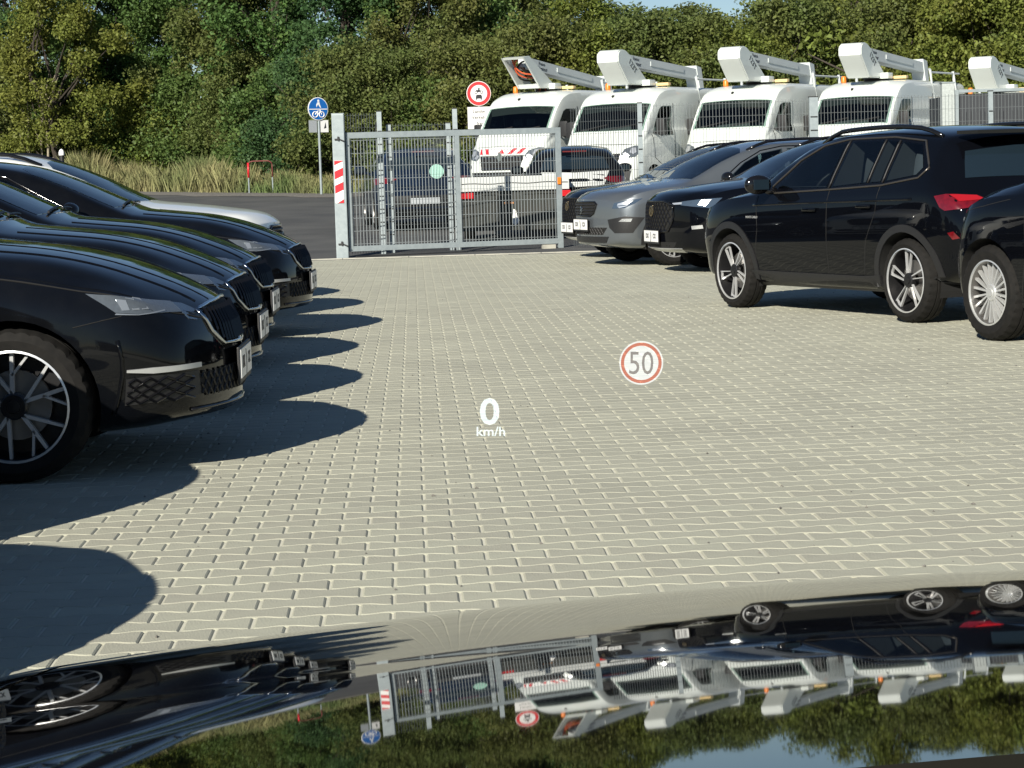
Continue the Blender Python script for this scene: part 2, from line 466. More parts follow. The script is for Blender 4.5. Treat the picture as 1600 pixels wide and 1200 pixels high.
def make_wheel(root, x, z, yface, side, r, rr, style, wid=.21):
    """outer face looks along +y before it is turned"""
    bw = wid/2
    bm = bmesh.new()
    prof = [(rr-.012, -bw*.7), (rr, -bw*.96), (rr+.02, -bw), (r-.05, -bw-.004), (r-.014, -bw+.016), (r-.003, -bw*.62), (r, -bw*.3), (r-.009, -bw*.27),
            (r-.009, -bw*.2), (r, -bw*.17), (r, bw*.17), (r-.009, bw*.2), (r-.009, bw*.27), (r, bw*.3), (r-.003, bw*.62), (r-.014, bw-.016), (r-.05, bw+.004),
            (rr+.02, bw), (rr, bw*.96), (rr-.012, bw*.7)]
    tread = {4, 5, 14, 15}
    lathe(bm, prof, 96, lambda i, j: -.008 if (j in tread and i % 3 == 0) else 0)
    wh = obj('wheel', bm, M_tyre, root, smooth=True, auto=30)
    wh.location = (x, side*(yface-bw), z); wh.rotation_euler = (0, rnd.uniform(0, 6.2), 0 if side > 0 else math.pi)
    bm = bmesh.new(); yo = bw*.55
    lathe(bm, [(rr, bw*.98), (rr-.012, bw*.9), (rr-.02, bw*.6), (rr-.03, -bw*.6), (.03, -bw*.6)], 48)
    obj('rim_barrel', bm, M_rimblk if style != 'multi' else M_disc, wh, smooth=True, auto=35)
    bm = bmesh.new(); lathe(bm, [(rr*.62, -.02), (rr*.62, .004), (.05, .004)], 32); obj('brake_disc', bm, M_disc, wh, smooth=True, auto=35)
    ms = M_alloy if style == 'multi' else M_silver
    bm = bmesh.new(); lathe(bm, [(rr-.002, bw*.86), (rr-.002, bw*.97), (rr-.011, bw*.99), (rr-.013, bw*.86)], 48)
    R1 = rr-.008; T = 2*math.pi
    if style == 'star':
        for k in range(5):
            a = T*k/5
            for g in (seg(a-.10, .03, a+.08, R1, .018, .015), seg(a, .05, a-.46, R1, .016, .012), seg(a+.06, R1*.56, a+.40, R1, .011, .010)):
                prism(bm, g, yo-.012, yo+.016)
    elif style == 'blade':
        for k in range(5):
            a = T*k/5
            for g in (seg(a-.36, .05, a-.10, R1, .008, .017), seg(a+.12, .06, a+.20, R1*.98, .006, .009), seg(a-.08, R1*.96, a+.20, R1*.91, .012, .008)):
                prism(bm, g, yo-.004, yo+.014)
    else:
        for k in range(20):
            a = T*k/20
            prism(bm, seg(a+(.04 if k % 2 else -.04), .055, a, R1, .012, .017), yo-.014, yo+.012)
    obj('rim', bm, ms, wh, smooth=True, auto=30)
    bm = bmesh.new(); lathe(bm, [(.058, yo-.02), (.058, yo+.014), (.05, yo+.02), (.03, yo+.02), (.028, yo+.026), (0.0005, yo+.027)], 24)
    obj('hub_cap', bm, M_rimblk if style != 'multi' else M_alloy, wh, smooth=True, auto=35)

def plate(root, x, y, z, lean=0.0, wdt=.52, h=.13):
    bm = bmesh.new(); box(bm, (0, 0, 0), (.012, wdt+.02, h+.035), bev=.004)
    o = obj('plate_holder', bm, M_plastic, root); o.location = (x, y, z); o.rotation_euler = (0, lean, 0)
    bm = bmesh.new(); box(bm, (.0085, 0, .006), (.006, wdt, h))
    p = obj('number_plate', bm, M_plate, o)
    for t, yy, sz in (('DX', -.135, .075), (')', .0, .125), ('CX', .135, .075)):
        text('plate_lettering', t, sz, M_ink, o, loc=(.0122, yy, .006), rot=(R(90), 0, R(90)), depth=.001, bold=.002)

def mirrors(car, root, s, z, m, y=None):
    for sd_ in (1, -1):
        h, n = car.hit((car.x(s), sd_*.9, z), (0, -sd_, 0))
        bm = bmesh.new(); c = Vector((car.x(s)+.03, h.y+sd_*.15, z+.05))
        g = bmesh.ops.create_icosphere(bm, subdivisions=3, radius=1)['verts']
        for v in g:
            v.co.x = v.co.x*.085 if v.co.x > 0 else v.co.x*.05
            v.co.y *= .125; v.co.z = math.copysign(abs(v.co.z)**.8, v.co.z)*.082
            v.co += c
        tube(bm, [Vector((car.x(s), h.y-sd_*.01, z-.01)), c+Vector((0, -sd_*.05, -.05))], [.03, .022], 8)
        o = obj('wing_mirror', bm, m, root, smooth=True)
        bm = bmesh.new(); box(bm, c+Vector((-.052, 0, 0)), (.008, .15, .085), bev=.003); obj('mirror_glass', bm, M_glass, o)

def seats(car, root, spots, base, h=.62, wheel=None):
    for s, y in spots:
        bm = bmesh.new(); rot = Matrix.Rotation(R(-14), 3, 'Y')
        box(bm, (car.x(s), y, base+h*.42), (.13, .46, h*.84), rot, .05); box(bm, (car.x(s)-.05-h*.12, y, base+h*.98), (.09, .25, .17), rot, .035)
        obj('seat', bm, M_seat, root, smooth=True, auto=40)
    if wheel:
        s, y, z = wheel; bm = bmesh.new(); ring = []
        for i in range(20):
            a = 2*math.pi*i/20; ring.append((car.x(s)-.10*math.sin(a), y+.185*math.cos(a), z+.155*math.sin(a)))
        tube(bm, ring, .014, 6, closed=True); tube(bm, [(car.x(s), y-.17, z), (car.x(s), y+.17, z)], .016, 5); obj('steering_wheel', bm, M_plastic, root, smooth=True)

def side_pts(car, poly, sd_): return [(car.x(s), sd_*1.2, z) for s, z in poly]

def windows(car, root, polys, trim=None, trim_m=M_chrome, gm=M_glass):
    for sd_ in (1, -1):
        for poly in polys:
            o = obj('window', car.patch(side_pts(car, poly, sd_), (0, -sd_, 0), .003, .10), gm, root, smooth=True)
        if trim:
            bm = bmesh.new(); car.strip(bm, side_pts(car, trim, sd_), (0, -sd_, 0), .009, .002, closed=True)
            obj('window_trim', bm, trim_m, root, smooth=True)

def glass_top(name, car, root, pts, gm=M_glass):
    """pts: (s, y) in plan"""
    return obj(name, car.patch([(car.x(s), y, 3) for s, y in pts], (0, 0, -1), .003, .10), gm, root, smooth=True)

def seams(car, root, lines, r=.004):
    """dark gaps between panels, (s,z) poly-lines on both flanks"""
    for sd_ in (1, -1):
        bm = bmesh.new()
        for ln in lines: car.strip(bm, side_pts(car, ln, sd_), (0, -sd_, 0), r, -.0012, 4)
        obj('door_gap', bm, M_dark, root)

def handles(car, root, spots, m):
    for sd_ in (1, -1):
        for s, z in spots:
            h, n = car.hit((car.x(s), sd_*1.2, z), (0, -sd_, 0))
            bm = bmesh.new(); box(bm, (h.x, h.y+sd_*.018, z), (.20, .022, .03), bev=.009)
            obj('door_handle', bm, m, root, smooth=True)
            
def front_patch(name, car, root, pts, m, off=.004, cell=.06, D=(-1, 0, 0), rim=.014):
    """pts: (y, z) seen from the front"""
    return obj(name, car.patch([(car.L/2+.2, y, z) for y, z in pts], D, off, cell, rim), m, root, smooth=True)

def lamp_pair(name, car, root, pts, m, off=.004, D=(-.77, -.64, 0), cell=.05):
    """pts: (s, y, z) on the left side, mirrored to the right"""
    res = []
    for sd_ in (1, -1):
        res.append(obj(name, car.patch([(car.x(s), sd_*y, z) for s, y, z in pts], (D[0], D[1]*sd_, D[2]), off, cell), m, root, smooth=True))
    return res

def arches(car, root, wheels, r0_, r1_, m, off=.010):
    for sd_ in (1, -1):
        for (x, z) in wheels:
            bm = bmesh.new(); n = 30; prev = None
            for i in range(n+1):
                a = -.28 + (math.pi+.56)*i/n
                rows = []
                for rr in (r0_+.002, (r0_+r1_)/2, r1_):
                    p = Vector((x+rr*math.cos(a), sd_*1.2, z+rr*math.sin(a))); h, nn = car.hit(p, (0, -sd_, 0))
                    rows.append(h + Vector((0, sd_*off, 0)))
                rows = [rows[0]+Vector((0, -sd_*.04, 0))] + rows + [rows[-1]+Vector((0, -sd_*.02, 0))]
                cur = [bm.verts.new(q) for q in rows]
                if prev:
                    for j in range(4): bm.faces.new((prev[j], prev[j+1], cur[j+1], cur[j]))
                prev = cur
            bmesh.ops.recalc_face_normals(bm, faces=bm.faces)
            obj('wheel_arch_trim', bm, m, root, smooth=True, auto=40)

def lattice(car, root, name, half, z0, z1, m, dx=.09, r=.006, off=.006, hexa=False):
    """criss-cross mesh over a grille; half(z) gives its half width"""
    bm = bmesh.new()
    n = int(2.4/dx)
    for k in range(-n, n):
        for sg in (1, -1):
            pts = []
            for i in range(9):
                z = z0+(z1-z0)*i/8; y = k*dx + sg*(z-z0)*.8
                if abs(y) < half(z): pts.append((car.L/2+.2, y, z))
            if len(pts) > 1:
                tube(bm, [h+nn*off for h, nn in (car.hit(p, (-1, 0, 0)) for p in pts)], r, 4)
    return obj(name, bm, m, root)

EST = dict(L=4.69, W=.915, bow=.30, rbow=.16,
    top=[(0,.69),(.04,.722),(.10,.762),(.28,.842),(.51,.918),(.81,.985),(1.1,1.022),(1.32,1.05),(1.45,1.10),(1.9,1.305),(2.2,1.41),(2.6,1.465),(3.1,1.475),(3.8,1.44),(4.3,1.33),(4.52,1.08),(4.64,1.0),(4.69,.9)],
    belt=[(0,.655),(.05,.70),(.11,.738),(.3,.780),(.58,.815),(.9,.872),(1.3,.928),(1.55,.955),(2.6,.985),(3.8,1.01),(4.4,1.02),(4.69,.85)],
    gh=[(0,.60),(.3,.66),(1.0,.74),(1.4,.80),(1.9,.74),(2.3,.69),(3.2,.68),(4.0,.66),(4.4,.64),(4.69,.64)],
    wid=[(0,.74),(.012,.80),(.035,.84),(.07,.875),(.14,.915),(.3,.96),(.6,.99),(1.0,1.0),(3.6,1.0),(4.2,.975),(4.5,.94),(4.62,.90),(4.66,.86),(4.69,.78)],
    zb=[(0,.235),(.3,.20),(1.2,.165),(3.6,.17),(4.4,.24),(4.69,.33)],
    drop=[(0,.012),(.5,.03),(1.2,.045),(1.7,.05),(2.3,.05),(4.0,.06),(4.69,.04)],
    face=[(.2,.05),(.30,.0),(.45,.0),(.56,.012),(.70,.055),(.9,.12)], rface=[(.3,.06),(.5,0),(.75,.0),(1.0,.06),(1.4,.2)])

def make_estate(loc, rz, m, label, glossy=None):
    root = empty('estate_car', loc, rz); tag(root, label, 'car')
    c = Car(EST); L2 = c.L/2
    wh = [(L2-.89, .332), (L2-3.576, .332)]
    ws = [(1.46,-.66),(1.40,-.3),(1.38,0),(1.40,.3),(1.46,.66),(2.10,.615),(2.20,.45),(2.24,0),(2.20,-.45),(2.10,-.615)]
    sw = [[(1.74,1.02),(2.0,1.15),(2.28,1.30),(2.62,1.365),(2.62,1.02)], [(2.70,1.02),(2.70,1.37),(3.15,1.375),(3.55,1.345),(3.62,1.04)], [(3.68,1.05),(3.62,1.34),(4.05,1.24),(4.12,1.08)]]
    body_obj(c, m, root, wh, .368, cab=dict(cabin=[(1.75,.7),(1.75,1.04),(2.1,1.22),(2.6,1.33),(3.6,1.31),(4.05,1.16),(4.05,.7)], hy=.55, sides=sw, top=ws, zl=1.0))
    seats(c, root, [(2.45,.37),(2.45,-.37),(3.4,.37),(3.4,-.37)], .72, .60, (1.95,.36,.95))
    for x, z in wh:
        for sd_ in (1, -1): make_wheel(root, x, z, .90, sd_, .332, .243, 'star')
    glass_top('windscreen', c, root, ws, M_tint)
    windows(c, root, sw, gm=M_tint, trim=
            [(1.66,1.0),(2.0,1.17),(2.28,1.325),(2.66,1.395),(3.15,1.40),(3.6,1.37),(4.1,1.25),(4.2,1.05),(3.6,1.02),(2.6,1.0)], trim_m=M_gloss)
    # headlights: bright chamber behind, dark front end
    for o in lamp_pair('headlight', c, root, [(.52,.90,.800),(.35,.84,.776),(.22,.78,.757),(.14,.67,.742),(.13,.65,.695),(.20,.74,.700),(.34,.83,.704),(.43,.87,.715)], M_lamp): pass
    for a in (.42, .35, .28):
        lamp_pair('lamp_chamber', c, root, [(a,.86,.772),(a-.035,.84,.765),(a-.03,.83,.722),(a-.005,.85,.722)], M_chamber, .006)
    lamp_pair('daylight_strip', c, root, [(.43,.87,.712),(.34,.83,.702),(.20,.74,.712),(.20,.74,.706),(.34,.83,.699),(.44,.87,.706)], M_chamber, .006)
    lamp_pair('headlight_front', c, root, [(.138,.665,.738),(.11,.60,.728),(.085,.54,.70),(.10,.56,.655),(.125,.63,.665),(.132,.65,.695)], M_lampdk)
    # bonnet edge, bumper joint
    for sd_ in (1, -1):
        bm = bmesh.new()
        c.strip(bm, [(c.x(s), sd_*y, z) for s, y, z in ((1.30,.88,.926),(.9,.875,.870),(.58,.86,.813),(.3,.81,.777),(.2,.75,.760),(.11,.62,.735),(.05,.48,.712))], (-.3, -sd_*.75, -.55), .005, -.001, 4)
        c.strip(bm, [(c.x(s), sd_*1.2, z) for s, z in ((.62,.66),(.50,.685),(.42,.700))], (0, -sd_, 0), .0035, -.001, 4)
        obj('panel_gap', bm, M_dark, root)
        bm = bmesh.new()
        c.strip(bm, [(c.x(s), sd_*y, z) for s, y, z in ((1.30,.86,.944),(.9,.855,.890),(.58,.84,.835),(.3,.79,.797),(.2,.73,.775),(.11,.60,.748))], (-.3, -sd_*.75, -.55), .006, -.002, 6)
        obj('bonnet_glint_ridge', bm, m, root, smooth=True)  # thin proud ridge added to give a specular line along the seam
        # bonnet creases
        bm = bmesh.new()
        c.strip(bm, [(c.x(s), sd_*y, 2) for s, y in ((1.25,.58),(.8,.54),(.4,.46),(.16,.38))], (0, 0, -1), .010, -.004, 6)
        c.strip(bm, [(c.x(s), sd_*y, 2) for s, y in ((1.25,.33),(.8,.30),(.4,.25),(.12,.20))], (0, 0, -1), .008, -.004, 6)
        obj('bonnet_crease', bm, m, root, smooth=True)
    # radiator grille
    hw = lambda z: .30 + (z-.53)*1.05 if z > .53 else .30
    fr = [(-.475,.695),(-.30,.712),(0,.722),(.30,.712),(.475,.695),(.43,.60),(.33,.535),(0,.525),(-.33,.535),(-.43,.60)]
    front_patch('grille', c, root, fr, M_dark, .003)
    bm = bmesh.new(); c.strip(bm, [(L2+.2, y, z) for y, z in fr], (-1, 0, 0), .010, .005, 6, closed=True); obj('grille_frame', bm, M_chrome, root, smooth=True)
    for i in range(-10, 11):
        y = i*.043
        if i == 0 or abs(y) > .44: continue
        zt = .70 - abs(y)*.02; zl = .545 if abs(y) < .33 else .545+(abs(y)-.33)*.9
        bm = bmesh.new()
        P = [h+n*.012 for h, n in (c.hit((L2+.2, y, z), (-1, 0, 0)) for z in (zl, (zl+zt)/2, zt))]
        tube(bm, P, .0085, 4); obj('slat', bm, M_gloss, root)
    h, n = c.hit((L2+.2, 0, .742), (-.7, 0, -.7)); bm = bmesh.new(); lathe(bm, [(.037, 0), (.034, .008), (.0005, .010)], 20)
    b = obj('bonnet_badge', bm, M_chrome, root, smooth=True, auto=30); b.location = h; b.rotation_euler = (0, 0, 0); b.rotation_mode = 'QUATERNION'; b.rotation_quaternion = n.to_track_quat('Y', 'Z')
    # bumper
    lo = [(-.62,.425),(0,.44),(.62,.425),(.60,.335),(0,.315),(-.60,.335)]
    front_patch('lower_grille', c, root, lo, M_dark, .003)
    for o in lamp_pair('side_grille', c, root, [(.37,.90,.432),(.26,.86,.442),(.10,.64,.442),(.10,.62,.335),(.26,.85,.325),(.36,.90,.318)], M_plastic): pass
    lamp_pair('chrome_blade', c, root, [(.37,.90,.472),(.26,.86,.476),(.10,.62,.474),(.10,.62,.454),(.26,.86,.452),(.37,.90,.462)], M_alloy, .012)
    lattice(c, root, 'honeycomb', lambda z: .60, .325, .435, M_plastic, .055, .005)
    for sd_ in (1, -1):
        bm = bmesh.new()
        for i in range(5):
            z = .335+i*.022
            P = [c.hit((c.x(s), sd_*y, z+.009*(1 if (j+i) % 2 else -1)), (-.77, -.64*sd_, 0)) for j, (s, y) in enumerate(((.355,.90),(.33,.89),(.30,.88),(.27,.865),(.24,.845),(.21,.82),(.18,.785),(.15,.74),(.12,.68)))]
            tube(bm, [h+n*.008 for h, n in P], .006, 4)
        obj('side_honeycomb', bm, M_gloss, root)
        bm = bmesh.new()
        c.strip(bm, [(c.x(s), sd_*y, z) for s, y, z in ((.40,.91,.60),(.385,.91,.52),(.38,.91,.45),(.385,.91,.36),(.40,.91,.28))], (-.77, -.64*sd_, 0), .010, .0, 5); obj('bumper_crease', bm, m, root, smooth=True)
    bm = bmesh.new(); c.strip(bm, [(L2+.2, y, .262+.02*abs(y)) for y in np.linspace(-.66, .66, 15)], (-1, 0, 0), .009, .004, 6); obj('front_lip', bm, M_gloss, root, smooth=True)
    hx, n = c.hit((L2+.2, 0, .425), (-1, 0, 0)); plate(root, hx.x+.011, 0, .425)
    seams(c, root, [[(1.50,.93),(1.52,.6),(1.42,.22)], [(2.66,.98),(2.66,.55),(2.63,.2)], [(3.62,1.0),(3.55,.75),(3.35,.6)]])
    handles(c, root, [(2.45,.86),(3.45,.88)], m)
    mirrors(c, root, 1.78, .99, m)
    bm = bmesh.new()
    for y0, y1 in ((-.50,.05),(.02,.52)): tube(bm, c.line([(c.x(1.42), y0, 3), (c.x(1.45), y1, 3)], (0, 0, -1), .016), .009, 5)
    obj('wiper', bm, M_plastic, root)
    return root

SUV = dict(k3=.962, L=4.24, W=.897, bow=.28, rbow=.14,
    top=[(0,.84),(.04,.88),(.12,.92),(.45,.985),(.9,1.045),(1.12,1.075),(1.25,1.13),(1.6,1.31),(1.95,1.445),(2.3,1.505),(2.9,1.52),(3.5,1.495),(3.82,1.45),(3.98,1.22),(4.12,1.06),(4.20,.98),(4.24,.88)],
    belt=[(0,.80),(.1,.84),(.4,.90),(.9,.965),(1.3,.985),(2.3,1.02),(3.3,1.065),(3.8,1.08),(4.1,.98),(4.24,.82)],
    gh=[(0,.60),(.3,.68),(1.0,.80),(1.25,.82),(1.7,.76),(2.1,.725),(3.0,.72),(3.7,.68),(4.0,.68),(4.24,.66)],
    wid=[(0,.76),(.012,.82),(.035,.86),(.07,.89),(.14,.925),(.3,.965),(.6,.99),(1.0,1.0),(3.4,1.0),(3.8,.985),(4.05,.955),(4.17,.91),(4.21,.87),(4.24,.80)],
    zb=[(0,.30),(.3,.24),(1.2,.21),(3.2,.21),(3.9,.28),(4.24,.40)],
    drop=[(0,.012),(.5,.03),(1.1,.045),(1.6,.05),(2.3,.06),(3.6,.06),(4.24,.05)],
    face=[(.2,.06),(.35,.0),(.55,.0),(.75,.015),(.95,.06)], rface=[(.3,.08),(.5,0),(.8,.0),(1.05,.05),(1.45,.16)])

def roof_rails(c, root, s0, s1, y, z, m):
    for sd_ in (1, -1):
        bm = bmesh.new(); pts = []
        for i in range(13):
            s = s0+(s1-s0)*i/12; h, n = c.hit((c.x(s), sd_*y, 3), (0, 0, -1)); pts.append(h+Vector((0, 0, .045*min(1, 4*min(i, 12-i)/6))))
        tube(bm, pts, .019, 8); obj('roof_rail', bm, m, root, smooth=True)

def lines_emblem(c, root, z, r, m, name='emblem', D=(-1, 0, 0)):
    h, n = c.hit((c.L/2+.2, 0, z), D); bm = bmesh.new()
    lathe(bm, [(r, 0), (r, .01), (r*.82, .012), (r*.80, .0)], 24)
    for a in (.5, 1.57, 2.64): prism(bm, seg(a, -r*.8, a, r*.8, r*.12, r*.12), .0, .010)
    o = obj(name, bm, m, root); o.location = h+n*.012; o.rotation_mode = 'QUATERNION'; o.rotation_quaternion = n.to_track_quat('Y', 'Z')

def make_suv(loc, rz, label):
    root = empty('compact_suv', loc, rz); tag(root, label, 'car')
    c = Car(SUV); L2 = c.L/2; wh = [(L2-.85, .328), (L2-3.50, .328)]
    ws = [(1.20,-.68),(1.13,-.3),(1.12,0),(1.13,.3),(1.20,.68),(1.85,.62),(1.95,.4),(1.98,0),(1.95,-.4),(1.85,-.62)]
    fr = [[(1.58,1.045),(1.74,1.19),(2.0,1.33),(2.2,1.385),(2.44,1.405),(2.36,1.045)], [(2.44,1.05),(2.53,1.41),(2.98,1.41),(2.93,1.08)], [(2.98,1.08),(3.03,1.41),(3.16,1.40),(3.13,1.085)], [(3.20,1.09),(3.23,1.395),(3.48,1.37),(3.63,1.19),(3.58,1.135)]]
    body_obj(c, M_black, root, wh, .372, cab=dict(cabin=[(1.45,.75),(1.45,1.05),(2.0,1.33),(2.4,1.40),(3.4,1.39),(3.7,1.28),(3.7,.75)], hy=.58, sides=fr, top=ws, zl=1.03))
    seats(c, root, [(2.35,.37),(2.35,-.37),(3.25,.37),(3.25,-.37)], .80, .60, (1.72,.36,1.02))
    for x, z in wh:
        for sd_ in (1, -1): make_wheel(root, x, z, .885, sd_, .328, .252, 'blade')
    arches(c, root, wh, .372, .432, M_plastic)
    glass_top('windscreen', c, root, ws, M_tint)
    windows(c, root, fr, [(1.42,1.0),(1.58,1.12),(1.8,1.27),(2.1,1.385),(2.45,1.43),(3.1,1.432),(3.5,1.395),(3.70,1.19),(3.62,1.115),(3.15,1.06),(2.4,1.03)], mat('dark_satin_trim', (.10, .09, .08), rough=.3, metal=.7), M_tint)
    for sd_ in (1, -1):
        for ln in ([(2.955,1.08),(3.005,1.415)], [(3.165,1.08),(3.195,1.405)], [(2.40,1.04),(2.485,1.42)]):
            bm = bmesh.new(); c.strip(bm, side_pts(c, ln, sd_), (0, -sd_, 0), .009, .004); obj('window_pillar', bm, M_plastic, root, smooth=True)
        bm = bmesh.new(); c.strip(bm, side_pts(c, [(1.25,.905),(2.0,.925),(2.8,.94),(3.6,.955)], sd_), (0, -sd_, 0), .014, -.006, 8); obj('shoulder_crease', bm, M_black, root, smooth=True)
        o = obj('sill_cladding', c.patch(side_pts(c, [(1.18,.345),(2.9,.345),(3.14,.36),(3.14,.235),(1.18,.225)], sd_), (0, -sd_, 0), .014, .10, .02), M_plastic, root, smooth=True)
        obj('tail_light', c.patch([(c.x(s), sd_*y, z) for s, y, z in ((3.90,.9,.975),(4.0,.86,.99),(4.15,.72,.975),(4.20,.62,.93),(4.14,.72,.885),(4.0,.87,.865),(3.96,.89,.89))], (.62, -.78*sd_, 0), .006, .05), M_red, root, smooth=True)
        obj('lamp_core', c.patch([(c.x(s), sd_*y, z) for s, y, z in ((4.02,.85,.985),(4.15,.72,.97),(4.18,.66,.94),(4.08,.8,.93))], (.62, -.78*sd_, 0), .010, .05), mat('tail_light_bright', (.30, .008, .012), rough=.1, coat=1), root, smooth=True)
        obj('rear_reflector', c.patch([(c.x(s), sd_*y, z) for s, y, z in ((4.02,.86,.70),(4.06,.83,.71),(4.10,.8,.66),(4.05,.83,.65))], (.62, -.78*sd_, 0), .005, .05), M_red, root, smooth=True)
        text('wing_lettering', 'MONTE CARLO', .028, M_alloy, root, loc=(c.x(1.24) , sd_*(c.hit((c.x(1.24), sd_*1.2, .80), (0, -sd_, 0))[0].y*sd_+.003), .80), rot=(R(90), 0, R(180) if sd_ > 0 else 0), depth=.001)
    seams(c, root, [[(1.30,.98),(1.33,.7),(1.25,.36)], [(2.42,1.03),(2.42,.7),(2.40,.36)], [(3.15,1.07),(3.12,.85),(2.98,.62),(2.92,.36)]])
    handles(c, root, [(2.18,.87),(2.98,.90)], M_black)
    mirrors(c, root, 1.55, 1.03, M_gloss)
    roof_rails(c, root, 1.95, 3.62, .60, 1.5, M_gloss)
    # tail: rear window, spoiler
    obj('rear_window', c.patch([(c.x(4.0), y, z) for y, z in ((-.56,1.36),(0,1.40),(.56,1.36),(.64,1.12),(0,1.09),(-.64,1.12))], (1, 0, -.35), .004, .08), M_glass, root, smooth=True)
    bm = bmesh.new(); slab(bm, [(c.x(3.80), -.60), (c.x(3.80), .60), (c.x(3.98), .54), (c.x(3.98), -.54)], 1.435, 1.462); obj('roof_spoiler', bm, M_gloss, root)
    lamp_pair('headlight', c, root, [(.42,.86,.90),(.24,.78,.88),(.10,.58,.86),(.10,.56,.80),(.26,.78,.81),(.38,.85,.84)], M_lamp)
    front_patch('grille', c, root, [(-.44,.83),(0,.85),(.44,.83),(.36,.66),(0,.64),(-.36,.66)], M_dark)
    return root

CX = dict(L=4.45, W=.93, bow=.30, rbow=.14,
    top=[(0,.86),(.04,.90),(.12,.945),(.45,1.00),(.9,1.055),(1.15,1.085),(1.3,1.14),(1.7,1.34),(2.05,1.47),(2.45,1.545),(3.0,1.56),(3.7,1.52),(4.05,1.45),(4.2,1.22),(4.35,1.06),(4.41,.98),(4.45,.88)],
    belt=[(0,.82),(.1,.86),(.4,.93),(.9,.985),(1.3,1.0),(2.3,1.02),(3.4,1.06),(4.0,1.08),(4.3,.98),(4.45,.82)],
    gh=[(0,.62),(.3,.70),(1.0,.80),(1.25,.82),(1.7,.76),(2.2,.725),(3.0,.71),(3.8,.68),(4.2,.68),(4.45,.66)],
    wid=[(0,.80),(.012,.85),(.035,.88),(.07,.905),(.14,.935),(.3,.97),(.6,.99),(1.0,1.0),(3.6,1.0),(4.0,.985),(4.25,.955),(4.37,.91),(4.42,.87),(4.45,.80)],
    zb=[(0,.28),(.3,.23),(1.2,.20),(3.4,.20),(4.1,.28),(4.45,.40)],
    drop=[(0,.012),(.5,.03),(1.1,.045),(1.6,.05),(2.4,.06),(3.8,.06),(4.45,.05)],
    face=[(.2,.08),(.35,.01),(.55,.0),(.75,.006),(.95,.05)], rface=[(.3,.08),(.5,0),(.8,.0),(1.05,.05),(1.45,.16)])

